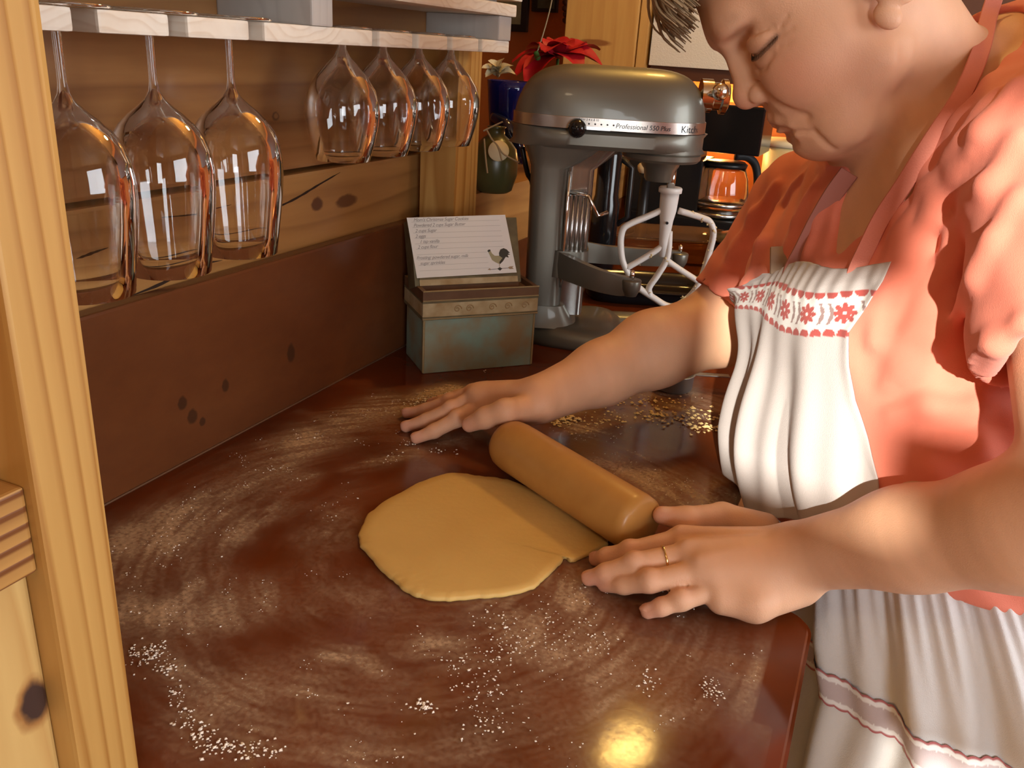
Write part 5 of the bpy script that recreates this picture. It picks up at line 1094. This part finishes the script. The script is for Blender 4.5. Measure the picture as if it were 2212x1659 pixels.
HV_, HQ_ = polygonise(sh, (-0.32, 0.45, -0.10), (0.46, 1.30, 0.62), 0.0034, shirt_post)
me = fastmesh('shirt', HV_, HQ_)
M_SHIRT = mat('coral_cotton', (0.80, 0.245, 0.165), 0.85, sheen=0.15, bump=(1600, 0.0003), var=(40, (0.76, 0.215, 0.14), 0.3))
link('shirt', me, M_SHIRT, person, True)

# ------------------------------------------------------------------ apron
full = body_only+[g_ for g_ in sh if g_[0] > 0][3:]
AXT = lerp(TC, TU, 0.35); AXB = np.array([0.100, 0.855, 0.02])
def axis_at(z): t = np.clip((z-AXB[2])/(AXT[2]-AXB[2]), -0.5, 1.3)[..., None]; return AXB+(AXT-AXB)*t
def radial(TH, Z):
    A = axis_at(Z); A[..., 2] = Z; D = np.cos(TH)[..., None]*BF+np.sin(TH)[..., None]*BLf
    lo_ = np.zeros(TH.shape); hi_ = np.full(TH.shape, 0.42)
    for _ in range(13):
        mid = (lo_+hi_)/2; d = sdf(full, (A+D*mid[..., None]).reshape(-1, 3)).reshape(TH.shape); lo_ = np.where(d < 0, mid, lo_); hi_ = np.where(d < 0, hi_, mid)
    return A, D, (lo_+hi_)/2
def polar(p): a = axis_at(np.array(p[2])); return math.atan2((p-a)@BLf, (p-a)@BF), p[2]
edge = [polar(srf(x, y)) for x, y in ((1932, 560), (1915, 610), (1880, 680), (1845, 745), (1848, 830), (1858, 920), (1880, 1020), (1905, 1120))]
print('apron edge', [(round(a, 3), round(b, 3)) for a, b in edge])
ez = np.array([e[1] for e in edge][::-1]); et = np.array([e[0] for e in edge][::-1])
el_ = polar(srf(1676, 584)); ZT_ = edge[0][1]; ZB_ = 0.012; NT, NU = 190, 300; ztop = lambda a: np.interp(a, [el_[0], edge[0][0]], [el_[1], edge[0][1]])
tz = np.linspace(0, 1, NT); Zl = ZT_+(ZB_-ZT_)*tz
right = np.interp(Zl, ez, et); left = np.interp(Zl, [0.02, 0.12, 0.19, ZT_], [-1.25, -1.25, -0.95, el_[0]])
uu = np.linspace(0, 1, NU); TH = left[:, None]+(right-left)[:, None]*uu[None]; ZTT = ztop(TH[0])[None]+0.004*np.sin(TH[:1]*7.0); ZBB = np.interp(TH[-1:], [-1.0, 0.0, 0.5], [0.008, 0.02, 0.055]); ZZ = ZTT+(ZBB-ZTT)*tz[:, None]
A, D, R_ = radial(TH, ZZ)
S_ = TH*0.155; T_ = (ZTT-ZZ)
fo_ = 0.0080*np.clip((T_-0.03)*6, 0.08, 1)*(np.sin(S_*72+1.4*np.sin(T_*13)+0.3)+0.45*np.sin(S_*165+2.2*np.sin(T_*11)))
fo_ += 0.0009*np.sin(S_*420+3*np.sin(T_*60))*np.exp(-((T_-0.012)/0.02)**2)
edl = np.minimum(uu, 1-uu)[None]; fo_ += 0.004*np.exp(-(edl/0.02)**2)
R2 = R_+0.0075+0.003*np.clip(T_*6, 0, 1)+fo_
R2 = np.maximum(R2, R_+0.0045)
# bib hangs loosely: bridge the hollow under the bust
for _ in range(3): R2[1:-1] = np.maximum(R2[1:-1], (R2[:-2]+R2[2:])/2)
PV = A+D*R2[..., None]; PI = PV-D*0.0022
ii = np.arange(NT*NU).reshape(NT, NU)
Q1 = np.stack([ii[:-1, :-1], ii[:-1, 1:], ii[1:, 1:], ii[1:, :-1]], -1).reshape(-1, 4)
Q2 = Q1[:, ::-1]+NT*NU
bnd = []
def bridge(a, b): bnd.extend([(a[i], b[i], b[i+1], a[i+1]) for i in range(len(a)-1)])
bridge(ii[0], ii[0]+NT*NU); bridge(ii[-1][::-1], ii[-1][::-1]+NT*NU); bridge(ii[::-1, 0], ii[::-1, 0]+NT*NU); bridge(ii[:, -1], ii[:, -1]+NT*NU)
me = fastmesh('apron_bib', np.concatenate([PV.reshape(-1, 3), PI.reshape(-1, 3)]), np.concatenate([Q1, Q2, np.array(bnd)]))
LINEN = np.array([0.50, 0.455, 0.44]); WHT = np.array([0.70, 0.68, 0.665]); RED = np.array([0.40, 0.075, 0.065]); GRY = np.array([0.30, 0.20, 0.19])
pc = np.tile(LINEN, (NT, NU, 1)); s_m = S_; t_m = T_-0.002*np.sin(S_*40)
inb = (t_m > 0.024) & (t_m < 0.060); pc[inb] = WHT
PIT = 0.0118
def scal(t0, sgn):
    u_ = ((s_m/PIT) % 1.0-0.5)*PIT; return (u_**2/(0.0052**2)+((t_m-t0)*sgn)**2/(0.0050**2) < 1) & ((t_m-t0)*sgn > -0.0012)
pc[scal(0.0235, 1)] = RED; pc[scal(0.0615, -1)] = RED
FP = 0.0345; us = ((s_m/FP+0.25) % 1.0-0.5)*FP; vs_ = t_m-0.0425; rr_ = np.hypot(us, vs_); an_ = np.arctan2(vs_, us)
pc[(rr_ < 0.0100*(0.42+0.58*np.abs(np.cos(4*an_))**0.55)) & (rr_ > 0.0016)] = RED
ub = ((s_m/FP+0.75) % 1.0-0.5)*FP
for c_, sg in ((-0.0042, 1), (0.0042, 1)):
    dx = ub-c_-0.003*np.cos(vs_*160)*sg; pc[(np.abs(dx) < 0.0016*(0.6+0.7*np.abs(np.sin(vs_*420)))) & (np.abs(vs_) < 0.0100)] = GRY
pcf = np.concatenate([pc.reshape(-1, 3)]*2)
pad = np.tile(LINEN, (len(me.vertices), 1)); pad[:len(pcf)] = pcf
vattr(me, 'print', pad)
M_APRON = attrmat('printed_linen', 'print', 0.9, sheen=0.1, bump=(1500, 0.0004))
link('apron_bib', me, M_APRON, person, True)
# neck straps
def strap(pix, wdt, m, name, off=0.003):
    def top(x, y):
        c_ = [p for p in (trace(body_only, x, y), trace(sk, x, y)) if p is not None]; return min(c_, key=lambda p: (p-CAM)@FWD) if c_ else at(x, y, 0.78)
    P = [top(x, y) for x, y, *q_ in pix]; P = smoothpts([p-nz(ray(q[0], q[1]))*(off if i_ < len(pix)-1 else -0.004) for i_, (p, q) in enumerate(zip(P, pix))], 6); V = []; F = []
    for i, p in enumerate(P):
        t = nz(P[min(i+1, len(P)-1)]-P[max(0, i-1)]); vd = nz(p-CAM); sd = nz(np.cross(t, vd)); no = nz(np.cross(sd, t)); no = no if no@vd < 0 else -no
        for a, b in ((-1, 0), (-0.9, 1), (0.9, 1), (1, 0)): V.append(p+sd*wdt*a+no*0.0022*b)
    n = len(P)
    for i in range(n-1):
        for k in range(4): F.append((i*4+k, i*4+(k+1) % 4, (i+1)*4+(k+1) % 4, (i+1)*4+k))
    F += [(0, 3, 2, 1), (4*n-4, 4*n-3, 4*n-2, 4*n-1)]
    return MB().add(V, F).build(name, m, person, sharp=50)
M_STRAP = mat('pink_strap', (0.68, 0.24, 0.18), 0.85, bump=(700, 0.0006))
strap([(2150, -10, 0.775), (2136, 35, 0.765), (2118, 110), (2078, 205), (2012, 305), (1955, 395), (1905, 470), (1868, 545), (1852, 580), (1842, 612)], 0.0072, M_STRAP, 'neck_strap', 0.0045)
strap([(1690, 535), (1690, 560), (1690, 590)], 0.0115, mat('taupe_tab', (0.34, 0.24, 0.17), 0.9), 'strap_tab', 0.007)
strap([(1835, 372), (1800, 420), (1765, 480), (1735, 540), (1715, 578), (1706, 612)], 0.0085, mat('mauve_strap', (0.42, 0.17, 0.14), 0.85), 'neck_strap')
# gathered apron skirt with a lace band
SCN = np.array([0.150, 0.845]); 
NTH, NZs = 420, 110; th = np.linspace(-2.2, 2.2, NTH); zz = np.linspace(ZHEM+0.040, -0.58, NZs); TH, ZZ = np.meshgrid(th, zz, indexing='xy')
t_ = (ZHEM+0.040-ZZ); gr = np.clip((t_-0.025)/0.10, 0, 1); rl_ = 0.176+0.050*gr**0.7+0.05*t_; rf_ = 0.150+0.030*gr**0.7+0.03*t_
fold_ = (0.0075*np.sin(TH*15+1.2*np.sin(t_*9)+0.7)+0.0045*np.sin(TH*31+1.5+2*np.sin(t_*6)))*(0.35+0.65*gr)+0.002*np.sin(TH*90)*(1-gr)
ctr = np.stack([SCN[0]+0.0*TH-0.075*np.clip((ZZ+0.10)/0.2, 0, 1), SCN[1]+0*TH, ZZ], -1)
PV = ctr+np.cos(TH)[..., None]*BF*(rf_+fold_)[..., None]+np.sin(TH)[..., None]*BLf*(rl_+fold_)[..., None]
NR = PV-ctr; NR[..., 2] = 0; NR /= np.linalg.norm(NR, axis=-1, keepdims=True); PI = PV-NR*0.002
ii = np.arange(NTH*NZs).reshape(NZs, NTH); Q1 = np.stack([ii[:-1, :-1], ii[:-1, 1:], ii[1:, 1:], ii[1:, :-1]], -1).reshape(-1, 4); bnd = []
K = NTH*NZs; bridge(ii[0], ii[0]+K); bridge(ii[-1][::-1], ii[-1][::-1]+K); bridge(ii[::-1, 0], ii[::-1, 0]+K); bridge(ii[:, -1], ii[:, -1]+K)
me = fastmesh('apron_skirt', np.concatenate([PV.reshape(-1, 3), PI.reshape(-1, 3)]), np.concatenate([Q1, Q1[:, ::-1]+K, np.array(bnd)]))
vattr(me, 'print', np.tile(np.array([0.66, 0.655, 0.66]), (len(me.vertices), 1)))
link('apron_skirt', me, M_APRON, person, True)
SKIRT = (th, zz, PV, NR)
def skirt_pt(a, z, off):
    i = np.interp(a, th, np.arange(NTH)); j = np.interp(-z, -zz, np.arange(NZs)); i0 = int(min(i, NTH-2)); j0 = int(min(j, NZs-2)); fi, fj = i-i0, j-j0
    p = (PV[j0, i0]*(1-fi)+PV[j0, i0+1]*fi)*(1-fj)+(PV[j0+1, i0]*(1-fi)+PV[j0+1, i0+1]*fi)*fj; return p+NR[j0, i0]*off
LZ = -0.070; LW = 0.030; NA = 900; al = np.linspace(-2.0, 2.0, NA); V = []; C_ = []; NK = 22
for a in al:
    s = a*0.21; wav = 0.0022*abs(math.sin(s*math.pi/0.0095))
    for k in range(NK):
        q = k/(NK-1); z = LZ-LW*q-(wav if q > 0.5 else -wav)*(1 if q in (0, 1) else abs(2*q-1)); V.append(skirt_pt(a, z, 0.0022))
        edge_ = abs(2*q-1) > 0.90; hole = (math.hypot(((s/0.0095) % 1-0.5)*0.0095, (min(q, 1-q)-0.16)*LW) < 0.0024)
        C_.append((0.42, 0.13, 0.14) if edge_ else ((0.80, 0.80, 0.82) if (hole or abs(2*q-1) > 0.55) else (0.52, 0.44, 0.46)))
ii = np.arange(NA*NK).reshape(NA, NK); Q1 = np.stack([ii[:-1, :-1], ii[:-1, 1:], ii[1:, 1:], ii[1:, :-1]], -1).reshape(-1, 4)
me = fastmesh('lace_band', np.array(V), Q1[:, ::-1]); vattr(me, 'print', np.array(C_)); link('lace_band', me, M_APRON, person, True)
# trousers and shoes
tr = [(1, 0, 0.05, [Cn(TP+UZ*0.05, TP-UZ*0.04, 0.155, 0.150, BF, 0.80)]+[c for s in (-1, 1) for c in chain([TP+BLf*0.085*s-UZ*0.05, TP+BLf*0.10*s-UZ*0.40, TP+BLf*0.10*s-UZ*0.66], [0.085, 0.062, 0.058])])]
TV, TQ = polygonise(tr, (-0.12, 0.52, -0.86), (0.46, 1.16, 0.10), 0.008, lambda P, f: np.maximum(f, -0.835-P[:, 2]))
link('trousers', fastmesh('trousers', TV, TQ), mat('charcoal_cloth', (0.045, 0.047, 0.06), 0.9), person, True)
for s in (-1, 1):
    f0 = TP+BLf*0.10*s; f0[2] = -0.87
    sv, sq = polygonise([(1, 0, 0.03, [Cn(f0-BF*0.05, f0+BF*0.13-UZ*0.008, 0.042, 0.036, UZ, 0.95), Cn(f0-BF*0.03+UZ*0.02, f0-BF*0.03+UZ*0.06, 0.046, 0.044)])], f0-0.25, f0+0.25, 0.006, lambda P, f: np.maximum(f, -0.9095-P[:, 2]))
    link('shoe', fastmesh('shoe', sv, sq), M_BLACK, person, True)
# hair: cropped cap plus locks over the forehead
hg = [(1, 0, 0.03, [El(H(-0.054, 0.120), HA, (0.101, 0.094, 0.083))]), (-1, 0.012, 0.01, [El(H(0.030, 0.050), HA, (0.085, 0.072, 0.12)), El(H(-0.065, 0.030, 0.08), HA, (0.030, 0.042, 0.03)), El(H(-0.065, 0.030, -0.08), HA, (0.030, 0.042, 0.03)), El(H(-0.02, -0.03), HA, (0.12, 0.075, 0.12))])]
def hair_post(P, f):
    q = (P-HP0); a = np.arctan2(q@HW_, q@HV-0.1); return f-0.0022*np.sin(a*42+(q@HU)*60)-0.0012*np.sin(a*110)
hv, hq = polygonise(hg, HP0-0.30, HP0+0.30, 0.004, hair_post)
M_HAIR = mat('ash_hair', (0.34, 0.23, 0.12), 0.55, var=(60, (0.20, 0.13, 0.065), 0.25))
hr_ = link('hair', fastmesh('hair', hv, hq), M_HAIR, person, True)
lk = MB(); rh = random.Random(3)
for k in range(320):
    w_ = rh.uniform(-0.055, 0.055); st = H(0.022+rh.uniform(-.01, .006), 0.165+rh.uniform(-.012, .01), w_); L = rh.uniform(0.6, 1.1)
    P = smoothpts([st, st+HU*0.030*L-HV*0.008, st+HU*0.044*L-HV*0.030*L+HW_*w_*0.1, st+HU*0.040*L-HV*0.052*L+HW_*w_*0.15], 4)
    lk.tube(P, [0.0025*(1-0.8*i/(len(P)-1)) for i in range(len(P))], 5)
for s in (-1, 1):
    for k in range(40):
        st = H(-0.030+rh.uniform(-.02, .012), 0.105+rh.uniform(-.01, .01), s*0.074); P = smoothpts([st, st-HV*0.018-HU*0.003, st-HV*rh.uniform(0.028, 0.045)-HU*0.008-HW_*s*0.003], 3)
        lk.tube(P, [0.0013*(1-0.7*i/(len(P)-1)) for i in range(len(P))], 4)
la = MB()
for s in (-1, 1):
    LP_ = smoothpts(LASH[(s+1)//2], 7)
    for p in LP_: la.tube([p, p+HU*0.0018-HV*0.0024+HW_*s*0.0018, p+HU*0.0034-HV*0.0036+HW_*s*0.0036], [0.00030, 0.00022, 0.00008], 4)
la.build('eyelashes', mat('lash', (0.03, 0.02, 0.015), 0.6), person)['kind'] = 'stuff'
o = lk.build('hair_locks', M_HAIR, hr_, True); o['kind'] = 'stuff'
# ring
rc = lerp(fM[0], fM[1], 0.42); rd = nz(fM[1]-fM[0]); ra_ = nz(np.cross(rd, UZ)); rb_ = np.cross(rd, ra_)
rg = MB().tube([rc+0.0106*(math.cos(t)*ra_+math.sin(t)*rb_) for t in np.linspace(0, 2*math.pi, 33)], 0.0011, 8, cap=False).build('ring', mat('gold', (0.85, 0.62, 0.28), 0.15, metal=1.0), None, True)
setp(rg, 'thin gold ring on the hand resting beside the rolling pin', 'ring')
